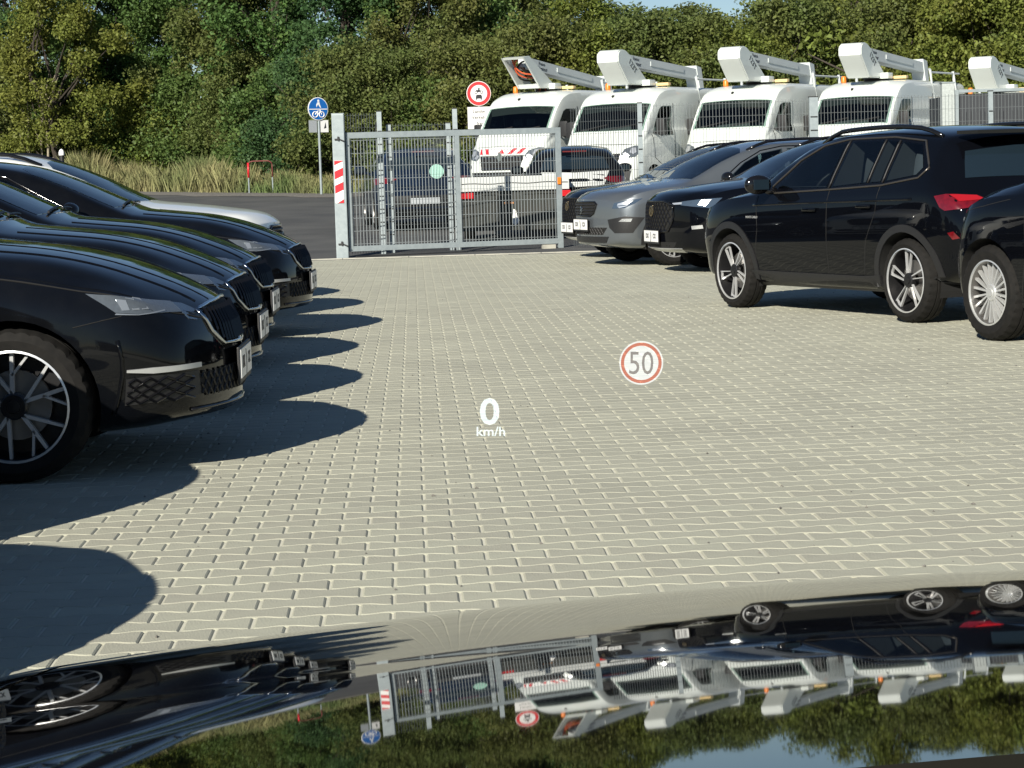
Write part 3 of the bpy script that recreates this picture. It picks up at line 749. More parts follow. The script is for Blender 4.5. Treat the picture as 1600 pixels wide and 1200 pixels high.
def make_crossover(loc, rz, m, label, style):
    root = empty('crossover_car', loc, rz); tag(root, label, 'car')
    c = Car(CX); L2 = c.L/2; wh = [(L2-.92, .345), (L2-3.60, .345)]
    ws = [(1.24,-.70),(1.17,-.3),(1.16,0),(1.17,.3),(1.24,.70),(1.95,.64),(2.05,.4),(2.08,0),(2.05,-.4),(1.95,-.64)]
    sw = [[(1.66,1.05),(1.95,1.27),(2.2,1.385),(2.5,1.435),(2.5,1.05)], [(2.57,1.05),(2.57,1.44),(3.25,1.44),(3.35,1.08)], [(3.42,1.09),(3.33,1.43),(3.7,1.39),(3.92,1.18)]]
    body_obj(c, m, root, wh, .385, cab=dict(cabin=[(1.55,.75),(1.55,1.07),(2.1,1.35),(2.5,1.42),(3.6,1.41),(3.9,1.27),(3.9,.75)], hy=.60, sides=sw, top=ws, zl=1.04))
    seats(c, root, [(2.45,.38),(2.45,-.38),(3.35,.38),(3.35,-.38)], .82, .62, (1.80,.37,1.04))
    for x, z in wh:
        for sd_ in (1, -1): make_wheel(root, x, z, .915, sd_, .345, .245, 'blade')
    arches(c, root, wh, .385, .44, M_plastic)
    glass_top('windscreen', c, root, ws, M_tint)
    windows(c, root, sw, gm=M_tint, trim_m=M_gloss, trim=
            [(1.55,1.02),(1.9,1.27),(2.2,1.415),(2.5,1.465),(3.2,1.47),(3.75,1.41),(4.0,1.18),(3.4,1.06),(2.5,1.03)])
    seams(c, root, [[(1.38,.98),(1.40,.6),(1.32,.3)], [(2.53,1.03),(2.52,.6),(2.5,.3)]])
    mirrors(c, root, 1.65, 1.03, M_gloss)
    roof_rails(c, root, 2.05, 3.8, .62, 1.5, M_gloss)
    if style == 'diamond':
        fr = [(-.50,.80),(-.30,.845),(.30,.845),(.50,.80),(.50,.62),(.40,.50),(0,.475),(-.40,.50),(-.50,.62)]
        front_patch('grille', c, root, fr, M_dark, .003)
        lattice(c, root, 'grille_lattice', lambda z: .47 if z > .56 else .38, .49, .835, M_gloss, .075, .008, .010)
        bm = bmesh.new(); c.strip(bm, [(L2+.2, y, z) for y, z in fr], (-1, 0, 0), .016, .004, 6, closed=True); obj('grille_frame', bm, M_gloss, root, smooth=True)
        lines_emblem(c, root, .73, .062, mat('bronze_emblem', (.30, .24, .15), rough=.3, metal=.9))
        lamp_pair('headlight', c, root, [(.55,.91,.875),(.30,.86,.865),(.13,.66,.84),(.13,.64,.80),(.30,.85,.775),(.42,.90,.76)], M_lampdk)
        lamp_pair('lamp_reflector', c, root, [(.42,.90,.86),(.30,.86,.855),(.27,.84,.80),(.36,.88,.79)], M_led, .008)
        lamp_pair('daylight_strip', c, root, [(.13,.66,.835),(.04,.53,.825),(.04,.53,.805),(.13,.66,.81)], M_led, .006)
        lamp_pair('fog_light', c, root, [(.32,.87,.57),(.20,.80,.56),(.21,.80,.52),(.33,.87,.53)], M_led, .006)
        lo = [(-.55,.37),(.55,.37),(.48,.30),(-.48,.30)]; front_patch('lower_grille', c, root, lo, M_dark, .003)
        front_patch('skid_bar', c, root, [(-.62,.30),(.62,.30),(.55,.255),(-.55,.255)], M_silver if False else M_alloy, .012)
        pz = .43
    else:
        fr = [(-.40,.79),(-.34,.825),(.34,.825),(.40,.79),(.34,.68),(.25,.645),(-.25,.645),(-.34,.68)]
        front_patch('grille', c, root, fr, M_dark, .003)
        for i in range(4):
            z = .675+i*.038; y = .36-(.79-z)*.4
            bm = bmesh.new(); c.strip(bm, [(L2+.2, -y, z), (L2+.2, y, z)], (-1, 0, 0), .010, .008, 5); obj('slat', bm, M_plastic, root)
        bm = bmesh.new(); c.strip(bm, [(L2+.2, y, z) for y, z in fr], (-1, 0, 0), .012, .004, 6, closed=True); obj('grille_frame', bm, M_gloss, root, smooth=True)
        lines_emblem(c, root, .872, .05, M_chrome, D=(-.8, 0, -.6))
        lamp_pair('headlight', c, root, [(.50,.90,.86),(.30,.86,.84),(.17,.73,.81),(.15,.70,.74),(.28,.84,.745),(.40,.89,.80)], M_lampdk)
        lamp_pair('lamp_reflector', c, root, [(.38,.885,.835),(.25,.82,.815),(.20,.78,.80),(.20,.77,.775),(.30,.85,.785)], M_led, .008)
        lamp_pair('lamp_lower', c, root, [(.32,.865,.775),(.20,.77,.765),(.22,.80,.745)], M_led, .008)
        lamp_pair('bumper_corner', c, root, [(.50,.93,.62),(.26,.86,.64),(.10,.64,.60),(.12,.66,.50),(.16,.74,.43),(.34,.90,.43)], M_plastic, .004)
        lamp_pair('fog_light', c, root, [(.36,.89,.61),(.24,.83,.61),(.20,.80,.575),(.34,.88,.57)], M_led, .010)
        front_patch('lower_grille', c, root, [(-.60,.50),(.60,.50),(.52,.41),(-.52,.41)], M_dark, .003)
        lattice(c, root, 'grille_lattice', lambda z: .54, .41, .50, M_plastic, .06, .006)
        front_patch('skid_plate', c, root, [(-.62,.385),(.62,.385),(.56,.31),(-.56,.31)], M_plastic, .010)
        pz = .53
    hx, n = c.hit((L2+.2, 0, pz), (-1, 0, 0)); plate(root, hx.x+.018, 0, pz)
    return root

HAT = dict(L=4.30, W=.91, bow=.42, rbow=.16,
    top=[(0,.80),(.04,.85),(.12,.91),(.4,1.01),(.8,1.085),(1.05,1.125),(1.2,1.17),(1.6,1.33),(1.95,1.42),(2.3,1.485),(2.9,1.50),(3.5,1.46),(3.9,1.37),(4.1,1.10),(4.22,1.0),(4.30,.88)],
    belt=[(0,.76),(.1,.81),(.4,.91),(.9,.985),(1.3,1.0),(2.3,1.01),(3.4,1.04),(3.9,1.06),(4.15,.95),(4.30,.82)],
    gh=[(0,.62),(.3,.70),(1.0,.80),(1.25,.82),(1.7,.75),(2.2,.70),(3.0,.69),(3.8,.66),(4.1,.68),(4.30,.66)],
    wid=[(0,.74),(.012,.80),(.035,.84),(.07,.875),(.14,.915),(.3,.96),(.6,.99),(1.0,1.0),(3.5,1.0),(3.9,.985),(4.1,.955),(4.22,.91),(4.27,.87),(4.30,.80)],
    zb=[(0,.24),(.3,.21),(1.2,.18),(3.3,.18),(4.0,.25),(4.30,.36)],
    drop=[(0,.012),(.5,.03),(1.1,.045),(1.6,.05),(2.4,.06),(3.8,.06),(4.30,.05)],
    face=[(.2,.06),(.32,.0),(.5,.0),(.65,.02),(.85,.10)], rface=[(.3,.08),(.5,0),(.8,.0),(1.05,.05),(1.40,.16)])

def make_hatch(loc, rz, m, label, tail=None, front=True, roof=None):
    root = empty('hatchback_car', loc, rz); tag(root, label, 'car')
    c = Car(HAT); L2 = c.L/2; wh = [(L2-.83, .332), (L2-3.50, .332)]
    body_obj(c, m, root, wh, .375)
    for x, z in wh:
        for sd_ in (1, -1): make_wheel(root, x, z, .895, sd_, .332, .228, 'multi')
    glass_top('windscreen', c, root, [(1.16,-.68),(1.09,-.3),(1.08,0),(1.09,.3),(1.16,.68),(1.85,.60),(1.95,.4),(1.98,0),(1.95,-.4),(1.85,-.60)])
    windows(c, root, [[(1.55,1.01),(1.85,1.22),(2.1,1.33),(2.4,1.375),(2.4,1.02)], [(2.47,1.02),(2.47,1.38),(3.05,1.375),(3.2,1.07)], [(3.26,1.08),(3.15,1.37),(3.5,1.31),(3.7,1.14)]])
    seams(c, root, [[(1.28,.94),(1.30,.6),(1.22,.3)], [(2.43,1.0),(2.42,.6),(2.4,.3)], [(3.2,1.05),(3.1,.75),(2.95,.6)]])
    mirrors(c, root, 1.78, 1.03, m)
    bm = bmesh.new()
    for sd_ in (1, -1): c.strip(bm, [(c.x(s), sd_*y, z) for s, y, z in ((1.10,.85,.95),(.8,.86,.905),(.5,.82,.85),(.3,.75,.80),(.15,.62,.77))], (-.3, -sd_*.75, -.55), .0035, -.001, 4)
    obj('panel_gap', bm, M_dark, root)
    if front:
        lamp_pair('headlight', c, root, [(.46,.87,.845),(.30,.80,.80),(.17,.70,.755),(.16,.66,.70),(.26,.80,.705),(.36,.85,.76)], M_lampdk)
        lamp_pair('daylight_strip', c, root, [(.46,.87,.845),(.30,.80,.80),(.17,.70,.755),(.17,.70,.735),(.30,.80,.775),(.44,.87,.82)], M_lamp, .007)
        lamp_pair('bumper_intake', c, root, [(.38,.88,.56),(.22,.80,.57),(.20,.78,.42),(.34,.87,.42)], M_plastic)
        front_patch('lower_grille', c, root, [(-.55,.46),(.55,.46),(.50,.32),(-.50,.32)], M_dark)
        for sd_ in (1, -1):
            o = obj('side_vent', c.patch(side_pts(c, [(1.02,.80),(1.36,.845),(1.36,.825),(1.10,.775)], sd_), (0, -sd_, 0), .006, .08), M_gloss, root, smooth=True)
    if tail:
        for sd_ in (1, -1):
            obj('tail_light', c.patch([(c.x(s), sd_*y, z) for s, y, z in ((3.88,.9,.90),(4.05,.86,.93),(4.22,.62,.93),(4.25,.52,.90),(4.22,.62,.83),(3.95,.88,.80))], (.75, -.66*sd_, 0), .006, .06), M_red, root, smooth=True)
        obj('rear_window', c.patch([(c.x(4.05), y, z) for y, z in ((-.52,1.33),(0,1.37),(.52,1.33),(.62,1.08),(0,1.05),(-.62,1.08))], (1, 0, -.35), .004, .08), M_glass, root, smooth=True)
        obj('tailgate_panel', c.patch([(c.x(4.2), y, z) for y, z in ((-.60,1.03),(0,1.01),(.60,1.03),(.50,.78),(0,.76),(-.50,.78))], (1, 0, 0), .004, .08), tail, root, smooth=True)
        obj('rear_bumper', c.patch([(c.x(4.2), y, z) for y, z in ((-.66,.60),(.66,.60),(.60,.40),(-.60,.40))], (1, 0, 0), .006, .08), M_plastic, root, smooth=True)
        bm = bmesh.new(); box(bm, (c.x(4.08), 0, 1.385), (.03, .42, .022)); obj('brake_light', bm, M_red, root)
        hx, n = c.hit((-L2-.2, 0, .50), (1, 0, 0)); bm = bmesh.new(); box(bm, (hx.x-.008, 0, .50), (.012, .52, .11)); obj('number_plate', bm, M_plate, root)
    return root

# ================================================================ the ground
def sheet(name, xs, ys, m, dz, inside=None):
    V = [(x, y, gz(x, y)+dz) for y in ys for x in xs]; nx = len(xs); F = []
    for j in range(len(ys)-1):
        for i in range(nx-1):
            if inside and not inside((xs[i]+xs[i+1])/2, (ys[j]+ys[j+1])/2): continue
            F.append((j*nx+i, j*nx+i+1, (j+1)*nx+i+1, (j+1)*nx+i))
    return tag(pyobj(name, V, F, m, smooth=True), kind='structure')
def edge_y(x): return 59.0 + 1.0*min(max(0, -4.8-x), 12)
sheet('ground', [-900, -200, -60, -30, 0, 30, 60, 200, 900], [-60, 0, 33, 45, 60, 71.6, 90, 200, 1500], M_earth, -.07)
V = []; F = []
xs = list(np.linspace(-60, 60, 61))
for x in xs: V += [(x, 33.0, gz(x, 33)-.012), (x, 45, gz(x, 45)-.012), (x, edge_y(x)-1.0, gz(x, edge_y(x)-1)-.012), (x, edge_y(x)+1.2, gz(x, edge_y(x)+1.2)-.016)]
for i in range(len(xs)-1):
    a, b = i*4, i*4+4
    F += [(a, b, b+1, a+1), (a+1, b+1, b+2, a+2)]
tag(pyobj('asphalt_road', V, F, M_asphalt), kind='structure')
V = []; F = []
for i in range(len(xs)*3):
    x = -60 + 120*i/(len(xs)*3-1); e = edge_y(x)+.35*math.sin(x*1.7)+.25*math.sin(x*4.1+1)+rnd.uniform(-.15, .15)
    V += [(x, e-1.3, gz(x, e-1.3)-.004), (x, e-.5, gz(x, e-.5)+.03), (x, e+1.0, gz(x, e+1)+.02)]
    if i: a = (i-1)*3; F += [(a, a+3, a+4, a+1), (a+1, a+4, a+5, a+2)]
tag(pyobj('gravel_verge', V, F, M_gravel), kind='structure')

# paving: sand bed, then single stones
tag(pyobj('paving_bed', [(-12, -8, -.0055), (14, -8, -.0055), (14, 33.35, -.0055), (-12, 33.35, -.0055)], [(0, 1, 2, 3)], M_sand), kind='structure')
PA = R(2.4); ca, sa = math.cos(PA), math.sin(PA); PITCH_R, PITCH_C = .138, .2005
H1, H2, HX = .0768, .0580, .0958
outl = [(-HX, -H1), (-.072, -H1), (-.028, -H2), (.028, -H2), (.072, -H1), (HX, -H1), (HX, H1), (.072, H1), (.028, H2), (-.028, H2), (-.072, H1), (-HX, H1)]
inn = [(x - math.copysign(.0052, x)*(1 if abs(x) > .09 else .35), y - math.copysign(.0062, y)) for x, y in outl]
n12 = len(outl)
pv = [(x, y, 0) for x, y in inn] + [(x, y, -.0036) for x, y in outl] + [(x, y, -.03) for x, y in outl]
pf = [tuple(range(n12))] + [(n12+i, n12+(i+1) % n12, (i+1) % n12, i) for i in range(n12)] + [(2*n12+i, 2*n12+(i+1) % n12, n12+(i+1) % n12, n12+i) for i in range(n12)]
stones = []
for j in range(-2, 250):
    for i in range(-70, 75):
        u = (i + .5*(j % 2))*PITCH_C; v = 3.5 + j*PITCH_R
        x, y = u*ca - v*sa, u*sa + v*ca
        if y > 33.2 or y < 3.4: continue
        if x < -5.2 or x > 9.5 or abs(x) > .27*y + 2.2: continue
        stones.append((x, y))
def in_frame(x, y):
    v = Vector((x, y, -EYE)); z = v.dot(fw); px_ = 800+FPX*v.dot(cr)/z; py_ = 600-FPX*v.dot(cu)/z
    return -20 < px_ < 1620 and py_ < 1030 - max(0, px_-450)*.12
order = sorted(range(len(stones)), key=lambda q: (not in_frame(*stones[q]), stones[q][1]))
single = set(order[:300])
pave = tag(empty('paving', (0, 0, 0)), kind='structure')
pme = bpy.data.meshes.new('paver'); pme.from_pydata(pv, [], pf); pme.update(); pme.materials.append(M_paver1)
def jitter(): return rnd.gauss(0, .0004), R(rnd.gauss(0, .10)), R(rnd.gauss(0, .12)), rnd.gauss(0, .0007), rnd.gauss(0, .0005), R(rnd.gauss(0, .25))
PV = np.array(pv); bigV = []; bigF = []; base = 0
lowF = [tuple(range(n12))]
for q, (x, y) in enumerate(stones):
    dz, rx, ry, dx, dy, rz = jitter()
    if q in single:
        o = link_mesh('paver', pme, pave); o.location = (x+dx, y+dy, dz); o.rotation_euler = (rx, ry, PA+rz); continue
    c2, s2 = math.cos(PA+rz), math.sin(PA+rz)
    Q = PV if y < 20 else PV[:2*n12]
    X = Q[:, 0]*c2 - Q[:, 1]*s2 + x + dx; Y = Q[:, 0]*s2 + Q[:, 1]*c2 + y + dy
    Z = Q[:, 2] + dz + Q[:, 1]*rx - Q[:, 0]*ry
    bigV.append(np.stack([X, Y, Z], 1))
    fs = pf if y < 20 else pf[:1+n12]
    bigF += [tuple(base+k for k in f) for f in fs]; base += len(Q)
pf_o = pyobj('paver_field', np.concatenate(bigV).tolist(), bigF, M_paver, pave); pf_o['kind'] = 'stuff'
kb = empty('kerb', (0, 33.42, 0)); tag(kb, kind='structure')
for i in range(22):
    x = -9.5 + i*1.0
    bm = bmesh.new(); box(bm, (x+.5, 0, -.03), (.992, .10, .085), bev=.008); obj('kerb_stone', bm, M_kerb, kb)

# ================================================================ own bonnet
sfun = pchip([(.3, -.085), (.88, -.0949), (1.1, -.1035), (1.35, -.1229), (1.6, -.1425), (1.78, -.205), (1.87, -.235), (1.92, -.5), (1.97, -1.6), (2.03, -3), (2.12, -6)])
dd = np.arange(.3, 2.121, .001); ss = np.array([sfun(d) for d in dd]); hh = np.concatenate([[0], np.cumsum((ss[1:]+ss[:-1])/2*.001)])
hh += .9957 - hh[1050]
def hc(d): return float(np.interp(d, dd, hh))
XC = .4526
def bon(dq, X):
    """dq runs along the bonnet, X across; returns world point"""
    y = dq - .2126*(X-XC)**2*min(1, max(0, (dq-.5)/.8))
    z = hc(dq) - .0399*(X-XC)**2
    e = max(0, abs(X-XC)-.80); z -= 1.6*e*e + 14*e**4
    return (X, y, z)
own = empty('own_car', (XC, .3, 0)); tag(own, 'glossy black bonnet of the car in the foreground mirroring vans and trees', 'car')
off = Vector((XC, .3, 0))
def grid_obj(name, us, vs, fn, m, flip=False):
    V = [tuple(Vector(fn(u, v))-off) for u in us for v in vs]; n = len(vs); F = []
    for i in range(len(us)-1):
        for j in range(n-1):
            q = (i*n+j, i*n+j+1, (i+1)*n+j+1, (i+1)*n+j); F.append(q[::-1] if flip else q)
    return pyobj(name, V, F, m, own, smooth=True)
dqs = list(np.arange(0, 1, .02))
dq_of = lambda t, X: (lambda a: a + (1.995-a)*t)(.785 + .10*max(0, X))
ts = [1-(1-t)**1.6 for t in np.linspace(0, 1, 110)]
grid_obj('bonnet', list(np.linspace(XC-.78, XC+.78, 110)), ts, lambda X, t: bon(dq_of(t, X), X), M_bonnet, True)
for sg in (-1, 1):
    grid_obj('front_wing', [XC+sg*q for q in list(np.linspace(.786, .90, 14))], ts, lambda X, t: bon(dq_of(t, X), X), M_bonnet, sg > 0)
    def side(a, t):
        p = Vector(bon(dq_of(t, XC+sg*.90), XC+sg*.90)); p.z = p.z*(1-a) + .28*a; p.x += sg*.03*math.sin(a*math.pi); return p
    grid_obj('wing_side', list(np.linspace(0.01, 1, 8)), ts, side, M_bonnet, sg > 0)
def nose(X, a):
    p = Vector(bon(1.998+.03*min(1, a*3), X)); z1 = p.z; p.z = z1*(1-a)+.3*a; p.y += .06*math.sin(a*math.pi); return p
grid_obj('front_bumper', list(np.linspace(XC-.90, XC+.90, 40)), list(np.linspace(0, 1, 10)), nose, M_bonnet, True)
grid_obj('cowl_panel', list(np.linspace(XC-.80, XC+.80, 30)), [0, .5, 1], lambda X, t: (X, .46+.325*t+.10*max(0, X)*t-.004, hc(.795+.10*max(0, X))-.03+.01*(1-t)-.0399*(X-XC)**2), M_plastic, True)

# ================================================================ parked cars, left row
NOSES = [(-1.25, 10.15), (-1.43, 12.6), (-1.62, 15.1), (-1.60, 17.9)]
h0 = EST['L']/2
e1 = make_estate((NOSES[0][0]-h0, NOSES[0][1], 0), R(1.6), M_dusty, 'nearest black estate car on the left, whole headlight and front wheel in view')
for (nx, ny), a, lb in zip(NOSES[1:], (1.4, 1.2, 0.6), ('second black estate car of the left row, its nose showing just behind the nearest one',
        'third black estate car of the left row, white plate lit beside the dark shadows', 'fourth black estate car of the left row, beside the white car')):
    dup(e1, (nx-h0, ny, 0), R(a), lb)
for nx, ny, lb in ((-1.60, 5.36, 'black estate car beside the bonnet, casting the nearest rounded shadow'),):
    dup(e1, (nx-h0, ny, 0), 0, lb)
dup(e1, (-2.35-h0, 23.0, 0), 0, 'black estate car at the far end of the left row behind the white car')
wc = make_crossover((-2.08-4.45/2, 20.4, 0), 0, mat('bright_white_paint', (.80, .82, .80), rough=.3, coat=.8), 'white car with blue-tinted windscreen parked beyond the black left row', 'slats'); wc['group'] = 'cars parked in the left row'
for o in list(S.objects):
    if o.get('category') == 'car' and o.name.startswith('estate_car'): o['group'] = 'cars parked in the left row'

# ================================================================ parked cars, right row
def place_nose(L, nx, ny, deg): return (nx - L/2*math.cos(R(deg)), ny - L/2*math.sin(R(deg)), 0)
def place_wheels(L, ovh, wb, fwx, fwy, deg, half=.80):
    """left front wheel contact and heading -> centre"""
    h = Vector((math.cos(R(deg)), math.sin(R(deg)), 0)); l = Vector((-h.y, h.x, 0))
    p = Vector((fwx, fwy, 0)) - l*half - h*(L/2-ovh); return tuple(p)
G_R = 'cars parked in the right row'
k_ = make_suv(place_wheels(4.24, .85, 2.65, 2.03, 19.45, 114.4), R(114.4), 'black compact suv seen from its left side with silver and black wheels'); k_['group'] = G_R
x_ = make_hatch(place_wheels(4.30, .83, 2.67, 3.36, 15.15, 112), R(112), M_black, 'dark hatchback at the right edge with silver many-spoked wheel'); x_['group'] = G_R
d_ = make_crossover(place_nose(4.45, 1.72, 26.2, 194), R(194), M_black, 'black crossover with diamond-mesh grille behind the black compact suv', 'diamond'); d_['group'] = G_R
c0 = dup(d_, (-2.0-4.45/2, 7.8, 0), 0, 'black crossover left of the nearest estate car, its shadow lying on that front wheel'); c0['group'] = 'cars parked in the left row'
g_ = make_crossover(place_nose(4.45, .97, 28.6, 197), R(197), M_grey, 'grey crossover with short dark grille beside the gate', 'slats'); g_['group'] = G_R
b_ = dup(d_, place_nose(4.45, .86, 31.2, 196), R(196), 'black car mostly hidden behind the grey crossover next to the fence'); 

# ================================================================ cars behind the gate
M_band = mat('white_tailgate', (.50, .52, .51), rough=.4)
f1 = make_hatch((-1.72, 42.0, gz(0, 42)), R(97), M_dkblue, 'dark blue hatchback behind the gate with green round sticker', M_dkblue, front=False)
for ch in f1.children:
    if ch.name.startswith('number_plate'): ch.data.materials[0] = M_greysign
for nm, sz in (('window_sticker', .13),):
    bm = bmesh.new(); lathe(bm, [(.0005, 0), (.13, 0), (.13, .006), (.0005, .006)], 20)
    o = obj(nm, bm, mat('pale_green_sticker', (.35, .62, .52), rough=.5), f1); o.location = (-2.13, -.22, 1.02); o.rotation_euler = (0, 0, R(90))
f2 = make_hatch((1.22, 41.0, gz(0, 39)), R(90), M_black, 'dark hatchback with white tailgate seen through the fence right of the gate', M_band, front=False)
tl = empty('flatbed_trailer', (.14, 36.6, gz(0, 36.6))); tag(tl, 'low flatbed trailer with white tailboard and red lamp behind the right half of the gate', 'trailer')
M_trail = mat('dark_trailer_panel', (.014, .019, .016), rough=.6, noise=.6, nscale=5, col2=(.022, .018, .014))
bm = bmesh.new(); box(bm, (0, 0, .94), (1.80, .05, .235), bev=.006); obj('tailboard', bm, M_band, tl)
bm = bmesh.new(); tube(bm, [(-.88+.11*i, -.028, .945+.008*math.sin(i*1.1)) for i in range(17)], .007, 5); obj('strap_cord', bm, M_plastic, tl)
for sg in (-1, 1):
    bm = bmesh.new(); box(bm, (sg*.88, 1.2, .94), (.04, 2.3, .22)); obj('sideboard', bm, M_band, tl)
bm = bmesh.new(); box(bm, (0, 1.2, .79), (1.78, 2.35, .06)); obj('load_bed', bm, M_trail, tl)
for i in range(9):
    bm = bmesh.new(); box(bm, (-.79+i*.1975, .0, .46), (.19, .03, .58)); obj('rear_slat', bm, M_trail, tl)
for x in (.80, -.80):
    bm = bmesh.new(); box(bm, (x, -.03, .755), (.24, .05, .10), bev=.01); obj('tail_lamp', bm, mat('lamp_red', (.50, .015, .02), rough=.2, coat=1), tl)
for sg in (-1, 1):
    bm = bmesh.new(); lathe(bm, [(.12, -.09), (.28, -.09), (.30, -.06), (.30, .06), (.28, .09), (.12, .09)], 28); o = obj('wheel', bm, M_tyre, tl, smooth=True, auto=40); o.location = (sg*.78, 1.2, .29); o.rotation_euler = (0, 0, R(90))
bm = bmesh.new(); prism(bm, [(-.06, .30), (.0, .24), (.07, .33), (.03, .40), (.01, .50), (-.03, .52), (-.04, .42)], -.024, -.018); obj('white_sticker', bm, M_wpaint, tl)
bm = bmesh.new(); box(bm, (-.10, -.02, .62), (.16, .01, .03)); obj('reflector', bm, mat('dull_orange', (.35, .16, .06)), tl)
for o in S.objects:
    if o.name.startswith('rim') and o.parent and o.parent.parent and 'left of the nearest estate' in o.parent.parent.get('label', '') or (o.name.startswith('rim') and o.parent and o.parent.parent and 'nearest rounded shadow' in o.parent.parent.get('label', '')):
        o.data = o.data.copy(); o.data.materials[0] = M_rimblk  # rims of two unseen cars blackened to dim their reflection in the bonnet
for o in (f1, f2): o['group'] = 'cars parked behind the gate'

# ================================================================ gate and fences
def bars(bm, p, q, z0, z1, step=.05, r=.0032):
    p, q = Vector(p), Vector(q); d = q-p; L = d.length; d.normalize(); n = int(L/step); rot = Matrix.Rotation(math.atan2(d.y, d.x), 3, 'Z')
    for i in range(n+1):
        c = p + d*(L*(i+.5)/(n+1)); box(bm, (c.x, c.y, (z0+z1)/2), (2*r*.9, 2*r, z1-z0), rot)
    nz = max(2, round((z1-z0)/.2))
    for j in range(nz+1):
        z = z0+.03+(z1-z0-.06)*j/nz; m = (p+q)/2; off_ = Vector((-d.y, d.x, 0))*r*1.9
        for s_ in (1, -1): box(bm, (m.x+off_.x*s_, m.y+off_.y*s_, z), (L, r*1.5, r*1.3), rot)
M_bar2 = mat('dark_fence_wire', (.115, .13, .135), rough=.5, metal=.4)  # darker wire colour than on the gate
def panel(root, p, q, z0, z1):
    bm = bmesh.new(); bars(bm, p, q, z0, z1); o = obj('mesh_bars', bm, M_bar2, root); o['kind'] = 'stuff'; return o
def post(root, x, y, h, w=.06, cap=True):
    bm = bmesh.new(); box(bm, (x, y, h/2), (w, w*.8, h)); o = obj('post', bm, M_galv, root)
    if cap: bm = bmesh.new(); box(bm, (x, y, h+.006), (w+.008, w*.8+.008, .014)); obj('post_cap', bm, M_plastic, o)
    # clamp clips
    bm = bmesh.new()
    for k in range(10): box(bm, (x, y-w*.4-.006, .12+k*.2), (w*.8, .012, .014))
    obj('clip', bm, M_plastic, o)

GL, GR = Vector((-2.51, 33.62, 0)), Vector((.86, 34.55, 0)); gd = (GR-GL).normalized()
grot = Matrix.Rotation(math.atan2(gd.y, gd.x), 3, 'Z')
gp = empty('gate_post', GL); tag(gp, 'thick galvanised gate post with red and white stripes', 'post')
bm = bmesh.new(); box(bm, (0, 0, 1.09), (.185, .185, 2.18), bev=.012); obj('post_tube', bm, M_galv, gp)
bm = bmesh.new(); box(bm, (0, 0, 2.187), (.19, .19, .012)); obj('post_cap', bm, M_galv, gp)
bm = bmesh.new(); box(bm, (-.01, -.0965, 1.16), (.125, .006, .64)); obj('stripe_plate', bm, M_wpaint, gp)
for k in range(4):
    zl = .775+k*.213; zr = zl+.055; hb = .118
    cl = lambda z: min(max(z, .842), 1.478)
    pl = [(-.072, cl(zl)), (.052, cl(zr)), (.052, cl(zr+hb)), (-.072, cl(zl+hb))]
    if k == 0: pl = [(-.045, .842), (.052, .842), (.052, .90)]
    prism(bm2 := bmesh.new(), pl, -.1035, -.1005); obj('red_stripe', bm2, M_redpaint, gp)
for z in (1.80, .22):
    bm = bmesh.new(); box(bm, (-.02, -.10, z), (.07, .02, .025)); box(bm, (.0, -.105, z+.012), (.025, .03, .06)); tube(bm, [(.02, -.10, z), (.09, -.12, z-.03)], .010, 6); obj('gate_bolt', bm, M_plastic, gp)

gt = empty('mesh_gate', GL + gd*.10); tag(gt, 'galvanised steel mesh gate with square frame, closed across the exit', 'gate')
GW = (GR-GL).length-.12
def gbox(name, u0, u1, z0, z1, t=.06, m=M_galv, dy=0.0):
    bm = bmesh.new(); box(bm, ((u0+u1)/2, dy, (z0+z1)/2), (u1-u0, t, z1-z0), bev=.004)
    o = obj(name, bm, m, gt); o.rotation_euler = (0, 0, math.atan2(gd.y, gd.x)); return o
gbox('frame_rail', .06, GW-.06, .10, .18); gbox('frame_rail', .06, GW-.06, 1.81, 1.90)
gbox('frame_stile', 0, .0595, .10, 1.90); gbox('frame_stile', GW-.0595, GW+.025, .03, 1.90)
um = GW*.515; gbox('frame_stile', um-.035, um+.035, .18, 1.81)
for u0, u1 in ((.06, um-.035), (um+.035, GW-.06)):
    bm = bmesh.new(); bars(bm, (u0, .012, 0), (u1, .012, 0), .18, 1.81, r=.0042); o = obj('mesh_bars', bm, M_bar, gt); o['kind'] = 'stuff'; o.rotation_euler = (0, 0, math.atan2(gd.y, gd.x))
gbox('latch_box', GW-.05, GW+.005, 1.02, 1.13, .02, M_orange, -.042)
gbox('gate_stop', GW-.32, GW-.12, .0, .09, .12, M_kerb, -.03)
gbox('rail_shadow_strip', .1, GW*.55, .0, .03, .10, M_plastic)  # black strip: dark shadow at the gate foot built into the track

bf_ = empty('mesh_fence', (-2.3, 34.3, 0)); tag(bf_, 'tall and low mesh fence panels standing just behind the gate', 'fence')
fo = Vector((-2.3, 34.3, 0))
def rel(x, y): return (x-fo.x, y-fo.y, 0)
post(bf_, *rel(-1.93, 34.35)[:2], 2.22, .075); post(bf_, *rel(-.77, 34.75)[:2], 2.24, .075); post(bf_, *rel(-1.80, 34.55)[:2], 2.02, .075); post(bf_, *rel(-.88, 34.75)[:2], 2.02, .075)
panel(bf_, rel(-2.42, 34.1), rel(-1.97, 34.33), .05, 2.20); panel(bf_, rel(-1.76, 34.57), rel(-.92, 34.75), .05, 2.03)
rf_ = empty('mesh_fence', (.95, 34.5, 0)); tag(rf_, 'galvanised mesh fence running behind the right row of cars', 'fence')
fo = Vector((.95, 34.5, 0)); fp = [(.98, 34.5), (2.05, 33.6), (4.62, 33.2), (7.2, 32.9), (9.8, 32.6)]
for i, (x, y) in enumerate(fp):
    if i: post(rf_, *rel(x, y)[:2], 2.21, .07 if i != 2 else .13)
